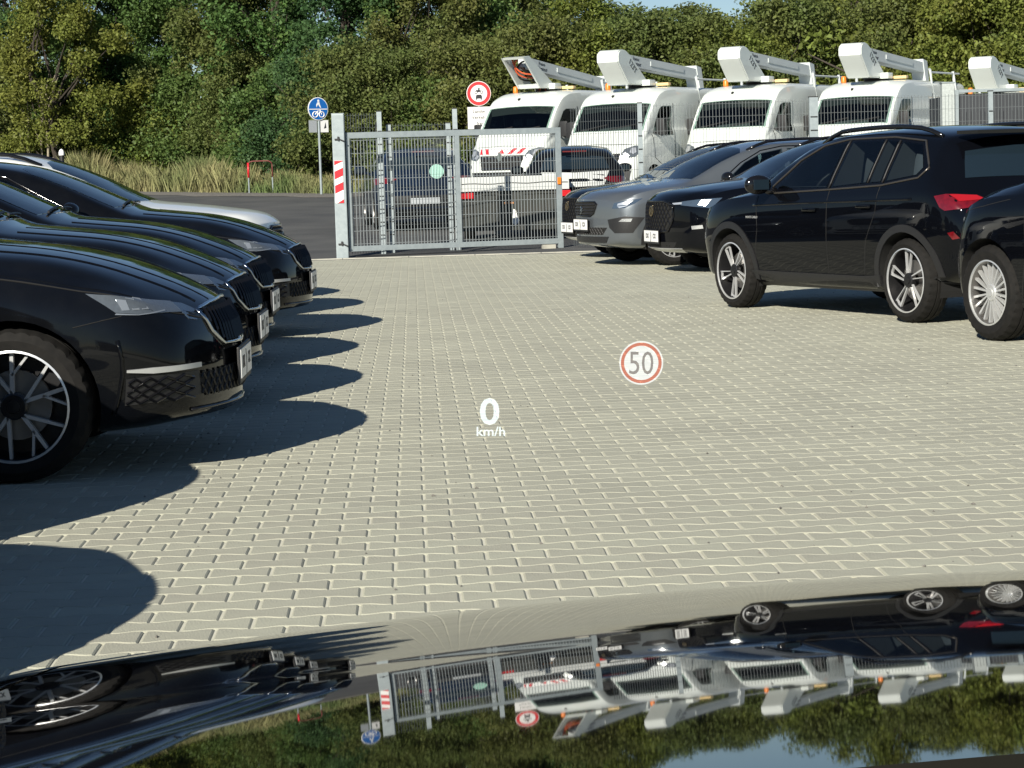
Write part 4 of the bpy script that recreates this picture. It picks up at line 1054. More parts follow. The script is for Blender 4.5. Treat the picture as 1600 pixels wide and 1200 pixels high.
for (a, b), (c_, d2) in zip(fp[:-1], fp[1:]): panel(rf_, rel(a+.04, b), rel(c_-.04, d2), .05, 2.19)

# ================================================================ vans with lifts
VAN = dict(crease=False, k9=(.80, .16), L=5.6, W=1.035, bow=.26, rbow=.05,
    top=[(0,.98),(.04,1.06),(.15,1.18),(.42,1.36),(.60,1.49),(.85,1.80),(1.14,2.15),(1.40,2.37),(1.75,2.49),(2.3,2.53),(5.4,2.52),(5.6,2.44)],
    belt=[(0,.94),(.15,1.08),(.5,1.27),(.9,1.42),(1.5,1.52),(2.2,1.6),(5.6,1.6)],
    gh=[(0,.70),(.3,.82),(.6,.93),(1.14,.93),(1.5,.93),(2.2,.93),(5.6,.93)],
    wid=[(0,.82),(.012,.87),(.035,.90),(.07,.925),(.14,.95),(.3,.98),(.6,1.0),(5.4,1.0),(5.55,.985),(5.6,.97)],
    zb=[(0,.30),(.4,.26),(5.6,.34)], drop=[(0,.012),(.6,.03),(1.2,.04),(1.6,.07),(2.3,.09),(5.6,.10)],
    face=[(.25,.05),(.4,.0),(.7,.0),(.95,.05),(1.2,.10)])
M_boomside = mat('boom_white', (.56, .60, .60), rough=.4, noise=.3, nscale=4, col2=(.46, .49, .49))
def make_van(loc, rz, label, stripes=False, boom='closed', first=True):
    root = empty('lift_van', loc, rz); tag(root, label, 'van', 'white lift vans parked behind the fence')
    c = Car(VAN); L2 = c.L/2; wh = [(L2-.95, .345), (L2-4.45, .345)]
    ws = [(.655,-.92),(.635,-.3),(.63,0),(.635,.3),(.655,.92),(1.12,.90),(1.14,.4),(1.145,0),(1.14,-.4),(1.12,-.90)]
    sw = [[(.98,1.46),(1.12,1.74),(1.32,2.0),(1.46,2.06),(1.88,2.06),(1.90,1.40),(1.3,1.38)]]
    body_obj(c, M_white, root, wh, .40, cab=dict(cabin=[(.90,.9),(.90,1.50),(1.17,2.06),(1.32,2.16),(2.0,2.24),(2.0,.9)], hy=.90, sides=sw, top=ws, zl=1.42))
    seats(c, root, [(1.80,.48),(1.80,-.25),(1.80,-.62)], 1.12, .68, (1.28,.48,1.42))
    for x, z in wh:
        for sd_ in (1, -1): make_wheel(root, x, z, 1.0, sd_, .345, .215, 'multi')
    glass_top('windscreen', c, root, ws, M_vtint)
    windows(c, root, sw, gm=M_vtint)
    seams(c, root, [[(.92,1.42),(.98,.9),(1.40,.7),(1.42,.45)], [(1.97,2.12),(1.97,1.2),(1.95,.45)], [(3.3,2.2),(3.3,.5)]], .010)
    bm = bmesh.new(); c.strip(bm, [(L2+.2, y, 1.22-.03*abs(y)) for y in np.linspace(-.80, .80, 9)], (-1, 0, 0), .008, -.002, 4); obj('bonnet_gap', bm, M_dark, root)
    for y0, y1 in ((-.70, -.05), (.05, .70)):
        bm = bmesh.new(); tube(bm, c.line([(c.x(.66), y0, 4), (c.x(.74), y1, 4)], (0, 0, -1), .02, .08), .014, 5); obj('wiper', bm, M_plastic, root)
    for sd_ in (1, -1):
        bm = bmesh.new(); h, n = c.hit((c.x(1.0), sd_*1.3, 1.5), (0, -sd_, 0)); box(bm, (c.x(1.02), h.y+sd_*.19, 1.58), (.10, .22, .36), bev=.035); tube(bm, [(c.x(1.02), h.y-sd_*.02, 1.45), (c.x(1.02), h.y+sd_*.15, 1.46)], .03, 6)
        obj('wing_mirror', bm, M_plastic, root, smooth=True, auto=40)
        obj('side_moulding', c.patch(side_pts(c, [(1.5,.72),(5.3,.72),(5.3,.60),(1.5,.60)], sd_), (0, -sd_, 0), .012, .25), M_plastic, root, smooth=True)
    lamp_pair('headlight', c, root, [(.40,1.0,1.16),(.26,.95,1.17),(.12,.76,1.10),(.08,.66,.98),(.12,.74,.88),(.24,.93,.92),(.36,.99,1.02)], M_lamp, .006)
    lamp_pair('lamp_reflector', c, root, [(.28,.94,1.12),(.20,.88,1.12),(.17,.84,1.02),(.22,.90,.98),(.28,.94,1.02)], M_led, .012)
    lamp_pair('lamp_reflector', c, root, [(.14,.76,1.03),(.10,.70,1.0),(.12,.74,.92),(.17,.82,.95)], M_led, .012)
    front_patch('grille', c, root, [(-.60,1.00),(.60,1.00),(.52,.66),(-.52,.66)], M_dark, .004)
    for i in range(4):
        bm = bmesh.new(); z = .70+i*.08; c.strip(bm, [(L2+.2, -.53-.015*i, z), (L2+.2, .53+.015*i, z)], (-1, 0, 0), .010, .010, 5); obj('slat', bm, M_chrome if i in (0, 3) else M_plastic, root)
    h, n = c.hit((L2+.2, 0, .96), (-1, 0, 0)); bm = bmesh.new(); prism(bm, [(0, .13), (.085, 0), (0, -.13), (-.085, 0)], 0, .03)
    o = obj('grille_emblem', bm, M_chrome, root); o.location = h; o.rotation_euler = (0, 0, R(-90))
    front_patch('bumper', c, root, [(-.85,.62),(.85,.62),(.80,.36),(-.80,.36)], M_plastic, .010)
    bm = bmesh.new(); hx, n = c.hit((c.x(1.32), -.2, 3), (0, 0, -1)); g = bmesh.ops.create_icosphere(bm, subdivisions=2, radius=.5)['verts']
    for v in g: v.co = Vector((v.co.x*.16, v.co.y*.06, v.co.z*.07)) + hx
    obj('aerial_base', bm, M_plastic, root, smooth=True)
    if stripes:
        front_patch('warning_band', c, root, [(-.66,1.17),(.66,1.17),(.66,1.02),(-.66,1.02)], M_wpaint, .006)
        for y in (-.62, -.42, .18, .40, .0):
            sg = -1 if y <= 0 else 1
            if y == 0: pl = [(-.10,1.04),(.0,1.14),(.10,1.04)]
            else: pl = [(y,1.03),(y+.11,1.03),(y+.11+sg*.10,1.16),(y+sg*.10,1.16)]
            pl = [(min(max(a, -.65), .65), b) for a, b in pl]
            front_patch('warning_stripe', c, root, pl, M_redpaint, .010)
    # the lift
    bm = bmesh.new(); lathe(bm, [(.30, 0), (.30, .14), (.22, .16), (.0005, .16)], 24)
    o = obj('turntable', bm, M_plastic, root, smooth=True, auto=30); o.location = (c.x(2.3), 0, 2.49); o.rotation_euler = (R(90), 0, 0)
    z0 = 2.57
    el = [(.72,z0+.50),(.72,z0+.66),(.76,z0+.73),(.85,z0+.78),(1.0,z0+.79),(1.15,z0+.76),(1.30,z0+.66),(2.20,z0+.05),(2.05,z0),(1.20,z0)]
    bm = bmesh.new()
    if boom == 'closed':
        prism(bm, [(c.x(s), z) for s, z in el], -.28, .28)
        bmesh.ops.bevel(bm, geom=[e for e in bm.edges if abs(e.verts[0].co.y-e.verts[1].co.y) < .01], offset=.025, segments=2, affect='EDGES')
        obj('boom_elbow', bm, M_white, root, smooth=True, auto=35)
        for sd_ in (1, -1):
            o = text('fleet_number', '123T', .20, M_ink, root, loc=(c.x(1.40), sd_*.283, z0+.42), rot=(R(90), 0, R(180) if sd_ > 0 else 0), depth=.002)
            o.rotation_euler = (R(90), R(40) if sd_ > 0 else R(-40), R(180) if sd_ > 0 else 0)
    else:
        for sd_ in (1, -1):
            b2 = bmesh.new(); prism(b2, [(c.x(s), z) for s, z in ((.72,z0+.70),(.98,z0+.74),(2.2,z0+.02),(1.45,z0))], sd_*.27, sd_*.31); obj('boom_cheek', b2, M_white, root)
        prism(bm, [(c.x(s), z) for s, z in ((.74,z0+.71),(.94,z0+.735),(.98,z0+.68),(.78,z0+.66))], -.27, .27); obj('boom_crosspiece', bm, M_white, root); bm = bmesh.new(); prism(bm, [(c.x(s), z) for s, z in ((1.40,z0+.10),(2.1,z0+.05),(2.1,z0),(1.46,z0))], -.27, .27)
        obj('boom_crosspiece', bm, M_white, root)
        for q in range(3):
            b2 = bmesh.new(); pts = [Vector((c.x(1.05+.9*t)+.16*math.sin(t*3.1), .25*math.sin(2.5+q+t*5)*.8, z0+.62-.62*t+.06*math.sin(t*9+q))) for t in np.linspace(0, 1, 14)]
            tube(b2, pts, .022, 6); obj('hose', b2, M_hose if q else M_plastic, root, smooth=True)
        b2 = bmesh.new(); prism(b2, [(c.x(s), z) for s, z in ((1.1,z0+.50),(1.25,z0+.48),(2.0,z0+.12),(1.85,z0+.12))], -.05, .05); obj('ram', b2, M_plastic, root)
    a0, a1 = (1.22, z0+.58), (4.9, z0+.32 if boom == 'closed' else z0+.16)
    bm = bmesh.new(); dx, dz = a1[0]-a0[0], a1[1]-a0[1]; l_ = math.hypot(dx, dz); nx_, nz_ = dz/l_, -dx/l_
    hw = .12; ends = [(a0[0]+nx_*hw*1.1, a0[1]+nz_*hw*1.1), (a1[0]+nx_*hw, a1[1]+nz_*hw), (a1[0]-nx_*hw, a1[1]-nz_*hw), (a0[0]-nx_*hw*1.1, a0[1]-nz_*hw*1.1)]
    prism(bm, [(c.x(s), z) for s, z in ends], -.15, .15); obj('boom_arm', bm, M_boomside, root)
    bm = bmesh.new(); q = [(a0[0]+dx*.35-nx_*.0, a0[1]+dz*.35+.02), (a0[0]+dx*.8, a0[1]+dz*.8+.02)]
    prism(bm, [(c.x(q[0][0]), q[0][1]+.05), (c.x(q[1][0]), q[1][1]+.05), (c.x(q[1][0]), q[1][1]-.05), (c.x(q[0][0]), q[0][1]-.05)], -.165, .165); obj('boom_rib', bm, M_boomside, root)
    tilt = math.atan2(dz, dx)
    for sd_ in (1, -1):
        for t, dzq, szq in (('France', .06, .11), ('Elévateur', -.05, .13)):
            o = text('boom_lettering', t, szq, M_ink, root, loc=(c.x(a0[0]+dx*.16), sd_*.152, a0[1]+dz*.16+dzq), depth=.002)
            o.rotation_euler = (R(90), -tilt if sd_ > 0 else tilt, R(180) if sd_ > 0 else 0)
    bm = bmesh.new(); prism(bm, [(c.x(s), z) for s, z in ((a1[0]-.08,a1[1]+.2),(a1[0]+.18,a1[1]+.16),(a1[0]+.30,a1[1]-.35),(a1[0]+.1,a1[1]-.4))], -.17, .17); obj('boom_head', bm, M_boomside, root)
    bm = bmesh.new(); box(bm, (c.x(2.25), .62, 2.58), (.14, .32, .07), bev=.02); obj('amber_light_bar', bm, M_amber, root, smooth=True, auto=40)
    bm = bmesh.new(); box(bm, (c.x(2.0), .35, 2.62), (.30, .24, .14), bev=.03); obj('roof_unit', bm, M_white, root, smooth=True, auto=40)
    bm = bmesh.new(); lathe(bm, [(.06, 0), (.06, .12), (.04, .15), (.0005, .155)], 16); o = obj('beacon', bm, M_orange, root, smooth=True, auto=40); o.location = (c.x(1.9), -.66, 2.50); o.rotation_euler = (R(90), 0, 0)
    for sd_ in (1, -1):
        bm = bmesh.new(); tube(bm, [(c.x(3.4), sd_*.98, 2.05), (c.x(3.3), sd_*.93, 2.75), (c.x(3.6), sd_*.8, 2.78)], .035, 6); tube(bm, [(c.x(4.9), sd_*.98, 2.1), (c.x(4.8), sd_*.93, 2.75)], .035, 6); tube(bm, [(c.x(3.3), sd_*.93, 2.70), (c.x(5.2), sd_*.93, 2.70)], .025, 6); obj('roof_rack', bm, M_boomside, root)
    return root
VH = 238.0
def van_at(px_, Y):
    nx = (px_-800)/FPX*Y; a = place_nose(5.6, nx, Y, VH); return (a[0], a[1], gz(0, Y+2.4))
v2 = make_van(van_at(938, 50.0), R(VH), 'white lift van second from the left, headlight above the black car roof')
v3 = dup(v2, van_at(1128, 50.2), R(VH), 'white lift van third from the left, light bar beside its boom')
v4 = dup(v2, van_at(1318, 50.2), R(VH), 'white lift van rising right behind the roof of the black compact suv')
v5 = dup(v2, van_at(1522, 53.0), R(VH), 'white lift van mostly hidden by the dark container, boom tip showing')
v5.location.z -= .35
v1 = make_van(van_at(790, 51.5), R(VH), 'white lift van with red and white striped nose behind the gate', True, 'open')

# dark container at the right
ct = empty('container', (9.35, 37.2, gz(0, 37))); tag(ct, 'dark container with pale edge frame at the right end of the fence', 'container')
M_cont = mat('dark_container_panel', (.030, .034, .040), rough=.6, noise=.4, nscale=3)
bm = bmesh.new(); box(bm, (0, 0, 1.1), (4.0, 2.4, 2.1)); obj('container_body', bm, M_cont, ct)
for x in (-2.03, 2.03):
    bm = bmesh.new(); box(bm, (x, -1.23, 1.1), (.07, .07, 2.24)); obj('corner_post', bm, M_galv, ct)
bm = bmesh.new(); box(bm, (0, -1.23, 2.20), (3.98, .06, .05)); obj('top_rail', bm, M_galv, ct)
for i in range(26):
    bm = bmesh.new(); box(bm, (-1.9+i*.15, -1.215, 1.0), (.06, .03, 1.75)); obj('wall_rib', bm, M_cont, ct)
wp = empty('white_post', (7.18, 36.0, gz(0, 36))); tag(wp, 'pale square post standing at the left end of the container', 'post')
bm = bmesh.new(); box(bm, (0, 0, 1.18), (.20, .2, 2.36), bev=.01); obj('post_tube', bm, mat('pale_post_paint', (.42, .46, .45), rough=.5, noise=.4), wp)
bm = bmesh.new(); box(bm, (0, 0, 2.37), (.22, .22, .02)); obj('post_cap', bm, M_galv, wp)

# ================================================================ signs and small things
def at_px(x, y, Y):
    d = fw*FPX + cr*(x-800) + cu*(600-y); t = Y/d.y; return Vector((d.x*t, Y, EYE+d.z*t))
def disc(bm, r, y0, y1, n=32): prism(bm, [(r*math.cos(2*math.pi*i/n), r*math.sin(2*math.pi*i/n)) for i in range(n)], y0, y1)
p = at_px(497, 170, 59.0); bz = gz(0, 59)
s1 = empty('path_sign', (p.x, 59, bz)); tag(s1, 'blue round pedestrian and cycle sign on a thin grey pole by the verge', 'sign')
bm = bmesh.new(); tube(bm, [(0, .05, -.05), (0, .05, p.z-bz+.25)], .035, 10); obj('pole', bm, M_galv, s1, smooth=True, auto=40)
zc = p.z-bz; tr = R(35)
def on_sign(root, name, bm, m, z): o = obj(name, bm, m, root); o.location = (0, 0, z); o.rotation_euler = (0, 0, tr); return o
bm = bmesh.new(); disc(bm, .305, .0, .02); on_sign(s1, 'sign_rim', bm, M_wpaint, zc)
bm = bmesh.new(); disc(bm, .285, -.006, -.001); on_sign(s1, 'sign_face', bm, M_signblue, zc)
bm = bmesh.new(); box(bm, (0, -.009, -.01), (.55, .004, .022)); on_sign(s1, 'dividing_line', bm, M_wpaint, zc)
bm = bmesh.new()
prism(bm, [(-.05,.04),(.0,.12),(.05,.04),(.09,.02),(.05,.12),(.045,.17),(-.02,.17),(-.06,.10)], -.010, -.007); disc2 = [(.01+.03*math.cos(a), .21+.035*math.sin(a)) for a in np.linspace(0, 6.0, 10)]; prism(bm, disc2, -.010, -.007)
on_sign(s1, 'walker_symbol', bm, M_wpaint, zc)
bm = bmesh.new()
for x in (-.10, .10):
    ring = [(x+.075*math.cos(2*math.pi*i/14), -.15+.075*math.sin(2*math.pi*i/14)) for i in range(14)]
    tube(bm, [(a, -.009, b) for a, b in ring], .013, 4, closed=True)
for a, b in (((-.10,-.15),(-.03,-.06)),((-.03,-.06),(.07,-.06)),((.07,-.06),(.10,-.15)),((-.03,-.06),(.01,-.15)),((.01,-.15),(.07,-.06)),((.07,-.06),(.05,-.025))): tube(bm, [(a[0], -.009, a[1]), (b[0], -.009, b[1])], .011, 4)
on_sign(s1, 'cycle_symbol', bm, M_wpaint, zc)
for x, nm in ((-.16, 'small_plate'), (.19, 'small_plate')):
    bm = bmesh.new(); box(bm, (x, .03, -.46), (.24, .01, .32)); on_sign(s1, nm, bm, M_greysign if x < 0 else M_wpaint, zc)
bm = bmesh.new(); prism(bm, [(.17,-.52),(.24,-.50),(.22,-.36),(.20,-.44)], .018, .024); on_sign(s1, 'arrow_mark', bm, M_ink, zc)

p = at_px(748, 146, 57.0); bz = gz(0, 57)
s2 = empty('vehicle_ban_sign', (p.x, 57, bz)); tag(s2, 'round red-rimmed motor vehicle ban sign above a white text plate behind the vans', 'sign')
zc = p.z-bz; tr = R(8)
bm = bmesh.new(); tube(bm, [(0, .05, -.05), (0, .05, zc+.2)], .035, 10); obj('pole', bm, M_galv, s2, smooth=True, auto=40)
bm = bmesh.new(); disc(bm, .315, .0, .02); on_sign(s2, 'sign_edge', bm, M_wpaint, zc)
bm = bmesh.new(); disc(bm, .30, -.006, -.001); on_sign(s2, 'red_ring', bm, M_signred, zc)
bm = bmesh.new(); disc(bm, .215, -.012, -.007); on_sign(s2, 'sign_face', bm, M_wpaint, zc)
bm = bmesh.new(); prism(bm, [(-.08,-.13),(.08,-.13),(.08,-.08),(.06,-.03),(-.06,-.03),(-.08,-.08)], -.016, -.013); box(bm, (-.06, -.0145, -.145), (.03, .003, .03)); box(bm, (.06, -.0145, -.145), (.03, .003, .03)); on_sign(s2, 'car_symbol', bm, M_ink, zc)
bm = bmesh.new(); prism(bm, [(-.07,.05),(.0,.03),(.07,.06),(.02,.09),(.03,.13),(-.01,.15),(-.02,.08),(-.06,.10)], -.016, -.013)
for x in (-.07, .07): tube(bm, [(x+.035*math.cos(2*math.pi*i/10), -.0145, .03+.035*math.sin(2*math.pi*i/10)) for i in range(10)], .008, 4, closed=True)
on_sign(s2, 'motorcycle_symbol', bm, M_ink, zc)
bm = bmesh.new(); box(bm, (0, .02, -.62), (.60, .012, .56)); on_sign(s2, 'text_plate', bm, M_wpaint, zc)
for k, t in enumerate(('Landw.', 'Verkehr', 'frei')):
    o = text('plate_lettering', t, .12, M_ink, s2, loc=(0, 0, 0), depth=.001); o.location = (math.sin(tr)*-.02*0, .012-.002*k*0-.003, zc-.46-.15*k); o.rotation_euler = (R(90), 0, tr)

p = at_px(379, 290, 60.0); bz = gz(0, 60)
hp = empty('hoop_barrier', (p.x, 61.5, gz(0, 61.5))); tag(hp, 'small red and white hoop barrier in the tall grass', 'barrier')
bm = bmesh.new(); tube(bm, [(0, 0, 0), (0, 0, .45)], .020, 8); obj('leg', bm, M_galv, hp); bm = bmesh.new(); tube(bm, [(0, 0, .45), (0, 0, .86)], .032, 8); obj('red_sleeve', bm, M_redpaint, hp, smooth=True); bm = bmesh.new(); tube(bm, [(0, 0, .45), (0, 0, .80), (.04, 0, .88), (.14, 0, .90), (.56, 0, .90), (.64, 0, .86), (.66, 0, .78), (.66, 0, .45)], .018, 8); obj('hoop', bm, mat('faded_red', (.16, .04, .035), rough=.7), hp, smooth=True)
bm = bmesh.new(); tube(bm, [(.66, 0, 0), (.66, 0, .45)], .020, 8); obj('leg', bm, M_galv, hp)
p = at_px(96, 237, 62.0)
bl = empty('bollard_lamp', (p.x, 62, gz(0, 62))); tag(bl, 'small white-capped bollard lamp seen over the white car roof', 'lamp')
bm = bmesh.new(); tube(bm, [(0, 0, 0), (0, 0, p.z-gz(0, 62)-.1)], .07, 10); obj('pole', bm, M_plastic, bl); bm = bmesh.new(); lathe(bm, [(.0005, 0), (.08, .02), (.08, .10), (.05, .17), (.0005, .20)], 16); o = obj('cap', bm, M_wpaint, bl, smooth=True, auto=40); o.location = (0, 0, p.z-gz(0, 62)-.12); o.rotation_euler = (R(90), 0, 0)

# ================================================================ projected driving display (its image hangs beyond the bonnet)
def glyph(name, body, cx, cy, hpx, wpx, Y, m, root, dy=0.0, bold=0.0):
    o = text(name, body, .1, m, None, depth=0, bold=bold)
    co = np.array([v.co[:] for v in o.data.vertices]); lo_, hi_ = co.min(0), co.max(0)
    k = Y/FPX; sx, sz = wpx*k/(hi_[0]-lo_[0]), hpx*k/(hi_[1]-lo_[1])
    o.data.transform(Matrix.Translation((-(lo_[0]+hi_[0])/2, -(lo_[1]+hi_[1])/2, 0))); o.data.transform(Matrix.Diagonal((sx, sz, 1, 1)))
    o.data.transform(Matrix.Rotation(R(90), 4, 'X')); o.data.transform(Matrix.Rotation(ROLL, 4, 'Y'))
    o.location = at_px(cx, cy, Y)+Vector((0, dy, 0)); return o
HY = 1.3
sp0 = tag(glyph('speed_readout', '0', 765, 643, 43, 31, HY, M_hud, None, bold=.002), 'projected white zero speed reading hovering over the paving', 'display')
tag(glyph('unit_readout', 'km/h', 767, 674, 15, 45, HY, M_hud, None, bold=.0015), 'small projected white km/h unit below the zero', 'display')
HY = 1.3
sl_ = empty('speed_limit_readout', at_px(1002, 567, HY)); tag(sl_, 'projected red-ringed 50 speed limit disc hovering over the paving', 'display')
k = HY/FPX
for nm, ra_, rb_, m_, y_ in (('outer_edge', 34.5, 32, M_hudcream, 0), ('red_ring', 32, 27, M_hudred, -.0001), ('disc', 27, 0, M_hudcream, -.00005)):
    bm = bmesh.new(); lathe(bm, [(ra_*k, y_), (max(rb_*k, .0001), y_)], 48); obj(nm, bm, m_, sl_)
for o in [glyph('digits', '50', 1002, 567, 36, 38, HY, M_hudgrey, None)]:
    o.parent = sl_; o.location = (0, -.0003, 0)

# ================================================================ vegetation
def leaves(cent, rad, n, size, flat=.5, squash=.8):
    """n leaves in clumps round the given centres"""
    idx = nrs.choice(len(cent), n, p=rad**2/np.sum(rad**2)); c_ = cent[idx]; r_ = rad[idx][:, None]
    d = nrs.normal(size=(n, 3)); d /= np.linalg.norm(d, axis=1)[:, None]
    pos = c_ + d*r_*(nrs.uniform(0, 1, (n, 1))**.62)*np.array([1, 1, squash])
    a = nrs.normal(size=(n, 3)); a /= np.linalg.norm(a, axis=1)[:, None]
    nrm = d*.35 + nrs.normal(size=(n, 3))*.75 + np.array([0, 0, flat]); nrm /= np.linalg.norm(nrm, axis=1)[:, None]
    a -= nrm*np.sum(a*nrm, 1)[:, None]; a /= np.linalg.norm(a, axis=1)[:, None]; b = np.cross(nrm, a)
    s = size*nrs.uniform(.6, 1.35, (n, 1)); droop = nrm*s*.12
    V = np.stack([pos-a*s*.5-droop, pos-b*s*.32+a*s*.06, pos+a*s*.5-droop, pos+b*s*.32+a*s*.06], 1)
    return V.reshape(-1, 3)
def crown_points(n, h0_, h1_, rx, ry, prof, rmin=.30, rmax=.85):
    P = []; 
    for i in range(n):
        t = nrs.uniform(0, 1); z = h0_+(h1_-h0_)*t; rr = prof(t)*(nrs.uniform(.25, 1)**.5); a = nrs.uniform(0, 6.283)
        lump = 1 + .25*math.sin(3*a+5*t) + .12*math.sin(7*a+9*t)
        P.append((rx*rr*lump*math.cos(a), ry*rr*lump*math.sin(a), z))
    return np.array(P), nrs.uniform(rmin, rmax, n)
def limbs(bm, pts, trunk, r):
    for p in pts:
        z = max(.3, p[2]*.55-.2); j = nrs.randint(0, len(trunk)); b = min(trunk, key=lambda q: abs(q[2]-z))
        m = (np.array(b)+p)/2 + nrs.normal(size=3)*.12
        tube(bm, [b, m, p], [r, r*.6, r*.15], 5, caps=False)
kinds = []
def tree_kind(name, h, rx, low, n, size, lm, prof, clumps, trunk_r=.14, stems=1):
    cent, rad = crown_points(clumps, low, h, rx, rx, prof)
    bm = bmesh.new()
    for s_ in range(stems):
        ox, oy = (0, 0) if stems == 1 else nrs.normal(size=2)*.45
        tk = [(ox+nrs.normal()*.05*i+(ox*.25*i), oy+nrs.normal()*.05*i, h*.85*i/6 - .1) for i in range(7)]
        tube(bm, tk, [trunk_r*(1-.13*i) for i in range(7)], 8)
        limbs(bm, cent[nrs.choice(len(cent), 14)], tk, trunk_r*.35)
    me_t = bpy.data.meshes.new('trunk'); bm.to_mesh(me_t); bm.free(); me_t.materials.append(M_bark)
    o = quads_obj('crown', leaves(cent, rad, n, size), 4, lm); me_c = o.data; bpy.data.objects.remove(o)
    kinds.append((name, me_t, me_c)); return len(kinds)-1
full = lambda t: max(.12, math.sin(math.pi*min(1, .12+.84*t)))**.6
upr = lambda t: (1-.75*t**2.2)*(.75+.25*math.sin(3.1*t))
bsh = lambda t: (1-.55*t**2)
K_round = tree_kind('broadleaf_tree', 8.6, 2.5, 1.4, 36000, .118, M_leaf[0], full, 95)
K_dark = tree_kind('broadleaf_tree', 9.4, 2.3, 1.0, 38000, .115, M_leaf[1], upr, 95, .2)
K_yel = tree_kind('broadleaf_tree', 7.4, 2.4, .8, 34000, .115, M_leaf[3], full, 85, .12, 2)
K_light = tree_kind('broadleaf_tree', 6.6, 2.2, .5, 32000, .115, M_leaf[2], full, 80, .11, 2)
K_bush = tree_kind('bush', 3.3, 1.9, .1, 25000, .104, M_leaf[0], bsh, 70, .06, 3)
K_bush2 = tree_kind('bush', 2.7, 1.8, .05, 22000, .104, M_leaf[2], bsh, 65, .06, 3)
K_bush3 = tree_kind('bush', 4.4, 2.0, .1, 28000, .106, M_leaf[3], bsh, 80, .07, 3)
K_big = tree_kind('bush', 4.9, 2.3, .1, 35000, .110, M_leaf[2], bsh, 95, .08, 3)
K_bush4 = tree_kind('bush', 4.2, 1.9, .1, 28000, .106, M_leaf[1], bsh, 80, .07, 3)
def plant(K, px_, Y, s=1.0, label=None, sz=1.0):
    name, mt_, mc_ = kinds[K]; x = (px_-800)/FPX*Y
    root = empty(name, (x, Y, gz(x, Y)-.05), rnd.uniform(0, 6.28)); root.scale = (s, s, s*sz)
    tag(root, label, 'tree' if 'tree' in name else 'bush', 'trees beyond the road' if 'tree' in name else 'bushes along the verge')
    link_mesh('trunk', mt_, root); link_mesh('crown', mc_, root); return root
TR = [ # kind, photo column, distance, scale, stretch
 (K_dark,-60,76,1.05,1,'dark tree at the far left edge'), (K_dark,60,77,1.0,1,'dark tall tree above the windscreens of the left cars'), (K_round,170,74,.95,1,'mid green tree behind the dead pale saplings'), (K_light,110,71.5,.95,1,'yellow green small tree left of the dead saplings'),
 (K_round,300,75,1.05,1,'broad green tree above the tall dry grass'), (K_yel,370,73,1.0,1,'olive tree left of the blue sign'), (K_round,450,72,1.1,1,'leafy tree rising over the blue path sign'), (K_dark,560,70,1.05,1,'dark tree above the striped gate post'),
 (K_dark,640,70,1.1,1,'dark tree with bare trunk right of the gate post'), (K_round,720,68,.95,1,'green tree above the red-rimmed sign'), (K_yel,690,66,.85,1,'olive tree left of the red-rimmed sign'), (K_yel,820,70,1.0,.84,'olive tree behind the open boom'), (K_light,900,70,1.0,.84,'yellow green tree between the two left booms'),
 (K_yel,985,71,1.05,.67,'olive tree above the second boom'), (K_yel,1070,73,1.05,.67,'low olive tree under the sky gap'), (K_light,1150,73,1.0,.72,'low yellow green tree under the sky gap'), (K_yel,1235,70,1.05,.65,'olive tree between the third and fourth booms'),
 (K_light,1320,69,1.1,.85,'yellow green tree behind the fourth boom'), (K_yel,1400,70,1.1,.72,'tall olive tree right of the fourth boom'), (K_light,1480,69,1.15,.77,'yellow green tree above the pale post'), (K_light,1570,68,1.2,.80,'tall yellow green tree above the container'), (K_yel,1660,70,1.2,.70,'olive tree at the right edge'),
 (K_round,1000,78,1.0,.62,'green tree far behind the second and third booms'), (K_round,1300,79,1.0,.66,'green tree far behind the fourth van'), (K_dark,240,82,1.1,1,'dark tree far behind the dry grass'), (K_dark,420,83,1.05,1,'dark tree far behind the hoop barrier'), (K_round,790,80,1.0,1,'green tree far behind the striped van')]
for K, px_, Y, s, z, lb in TR: plant(K, px_, Y, s, lb, z)
BU = [(K_bush4,-40,74,1,'dark bush at the left edge'),(K_bush3,40,73.5,.95,'olive bush left of the dead saplings'),(K_bush,120,74,1,'green bush behind the dead saplings'),(K_bush4,200,74.5,.95,'dark bush right of the dead saplings'),(K_bush2,265,73.2,1.0,'yellow green bush behind the tall dry grass'),
 (K_bush,330,72.5,1.05,'green bush left of the hoop barrier'),(K_bush3,395,71,.9,'olive bush above the hoop barrier'),(K_bush,455,68,1.05,'green bush left of the blue sign'),(K_bush4,505,65.5,.9,'dark bush right behind the blue sign pole'),(K_bush3,560,64,.9,'olive bush behind the striped gate post'),
 (K_bush3,625,63.5,.85,'olive bush seen through the gate mesh'),(K_bush,690,63.5,.9,'green bush left of the striped van'),(K_bush3,760,63,.9,'olive bush behind the red-rimmed sign'),(K_bush3,850,63.5,1.0,'olive bush behind the first van roof'),(K_big,930,64,.85,'yellow green bush behind the second van'),
 (K_bush3,1010,64,1.02,'olive bush behind the second boom'),(K_bush3,1090,64,1.0,'olive bush left of the third boom'),(K_big,1170,64,.85,'yellow green bush right of the third boom'),(K_bush3,1250,64,1.1,'olive bush left of the fourth boom'),(K_bush2,1330,64,1.55,'yellow green bush behind the fourth boom'),
 (K_bush3,1410,64,1.1,'olive bush right of the fourth boom'),(K_big,1490,63,1.05,'yellow green bush behind the pale post'),(K_big,1570,62,1.1,'yellow green bush above the container'),(K_bush3,1650,63,1.2,'olive bush at the right edge')]
for K, px_, Y, s, lb in BU: plant(K, px_, Y, s, lb)
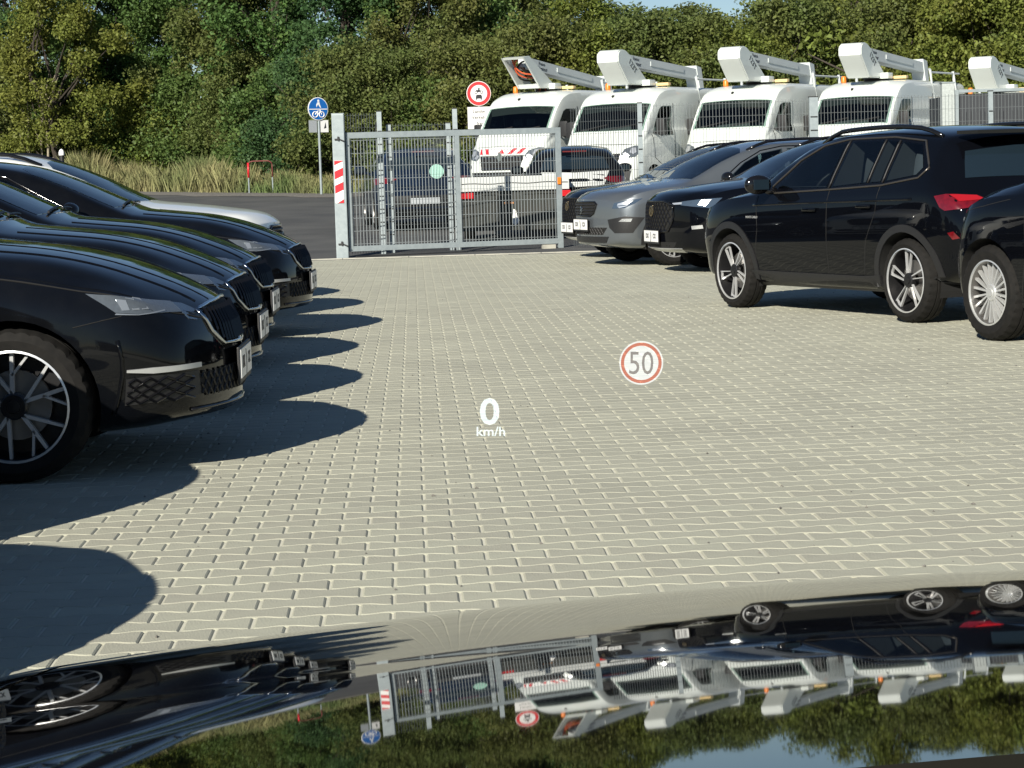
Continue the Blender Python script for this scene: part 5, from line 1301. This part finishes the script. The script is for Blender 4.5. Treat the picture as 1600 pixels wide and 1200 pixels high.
# dead saplings
for px_, h_, lb in ((62, 2.9, 'leaning dead pale sapling, leftmost of the bare ones'), (78, 3.6, 'tall dead pale sapling in the middle of the bare ones'), (90, 3.3, 'straight dead pale sapling, rightmost of the bare ones')):
    Y = 70.5; x = (px_-800)/FPX*Y; o = empty('dead_sapling', (x, Y, gz(x, Y)-.05)); tag(o, lb, 'sapling', 'dead saplings at the left')
    bm = bmesh.new(); ln = rnd.uniform(-.25, .15); tk = [(ln*i/5*1.2+rnd.gauss(0, .03), 0, h_*i/5) for i in range(6)]; tube(bm, tk, [.055*(1-.16*i) for i in range(6)], 6); obj('trunk', bm, M_palebark, o)
    for q in range(5):
        b0 = Vector(tk[rnd.randint(1, 4)]); dr = Vector((rnd.uniform(-.6, .6), rnd.uniform(-.2, .2), rnd.uniform(.5, 1.0))); bm = bmesh.new(); tube(bm, [b0, b0+dr*.5, b0+dr+Vector((0, 0, .2))], [.02, .014, .004], 5); obj('branch', bm, M_palebark, o)
# tall grass
n = 42000; gx = nrs.uniform(-21, 1.5, n); gyo = np.abs(nrs.normal(0, 2.2, n))+nrs.uniform(-.2, .6, n)
ey = 59+np.clip(-4.8-gx, 0, 12); gy = ey+.4+gyo
patchy = .55+.45*np.sin(gx*1.3)*np.sin(gx*.47+1)+.25*np.sin(gx*3.7+gy)
hgt = .85*np.clip(.35+.75*patchy*np.clip(gyo/1.2, .25, 1)+nrs.normal(0, .18, n), .12, 1.7)*np.where(gx > -7.2, .50, 1.0)
zz = np.minimum(.0285*(gy-33), 1.1)
ang_ = nrs.uniform(0, 6.283, n); wd = nrs.uniform(.007, .022, n); lean_ = nrs.normal(0, .22, (n, 2))*hgt[:, None]
bx, by = np.cos(ang_)*wd, np.sin(ang_)*wd
V = np.stack([np.stack([gx-bx, gy-by, zz], 1), np.stack([gx+bx, gy+by, zz], 1), np.stack([gx+bx*.8+lean_[:, 0]*.5, gy+by*.8+lean_[:, 1]*.5, zz+hgt*.62], 1), np.stack([gx+lean_[:, 0], gy+lean_[:, 1], zz+hgt], 1)], 1).reshape(-1, 3)
tag(quads_obj('tall_grass', V, 4, M_grass), 'tall dry grass on the verge beyond the road', 'grass', kind='stuff')

# loose grit on the stones
pts = []
for _ in range(260):
    y = rnd.uniform(6, 24); x = rnd.uniform(-.2*y, .24*y); r_ = rnd.uniform(.003, .011); a = rnd.uniform(0, 6.28)
    q = [(x+r_*rnd.uniform(.6, 1.3)*math.cos(a+k*2.1), y+r_*rnd.uniform(.6, 1.3)*math.sin(a+k*2.1), .0015) for k in range(3)]; t = (x, y, r_*.9)
    for k in range(3): pts += [q[k], q[(k+1) % 3], t]
tag(quads_obj('grit', np.array(pts), 3, M_gravel), 'loose grit scattered on the paving', 'grit', kind='stuff')
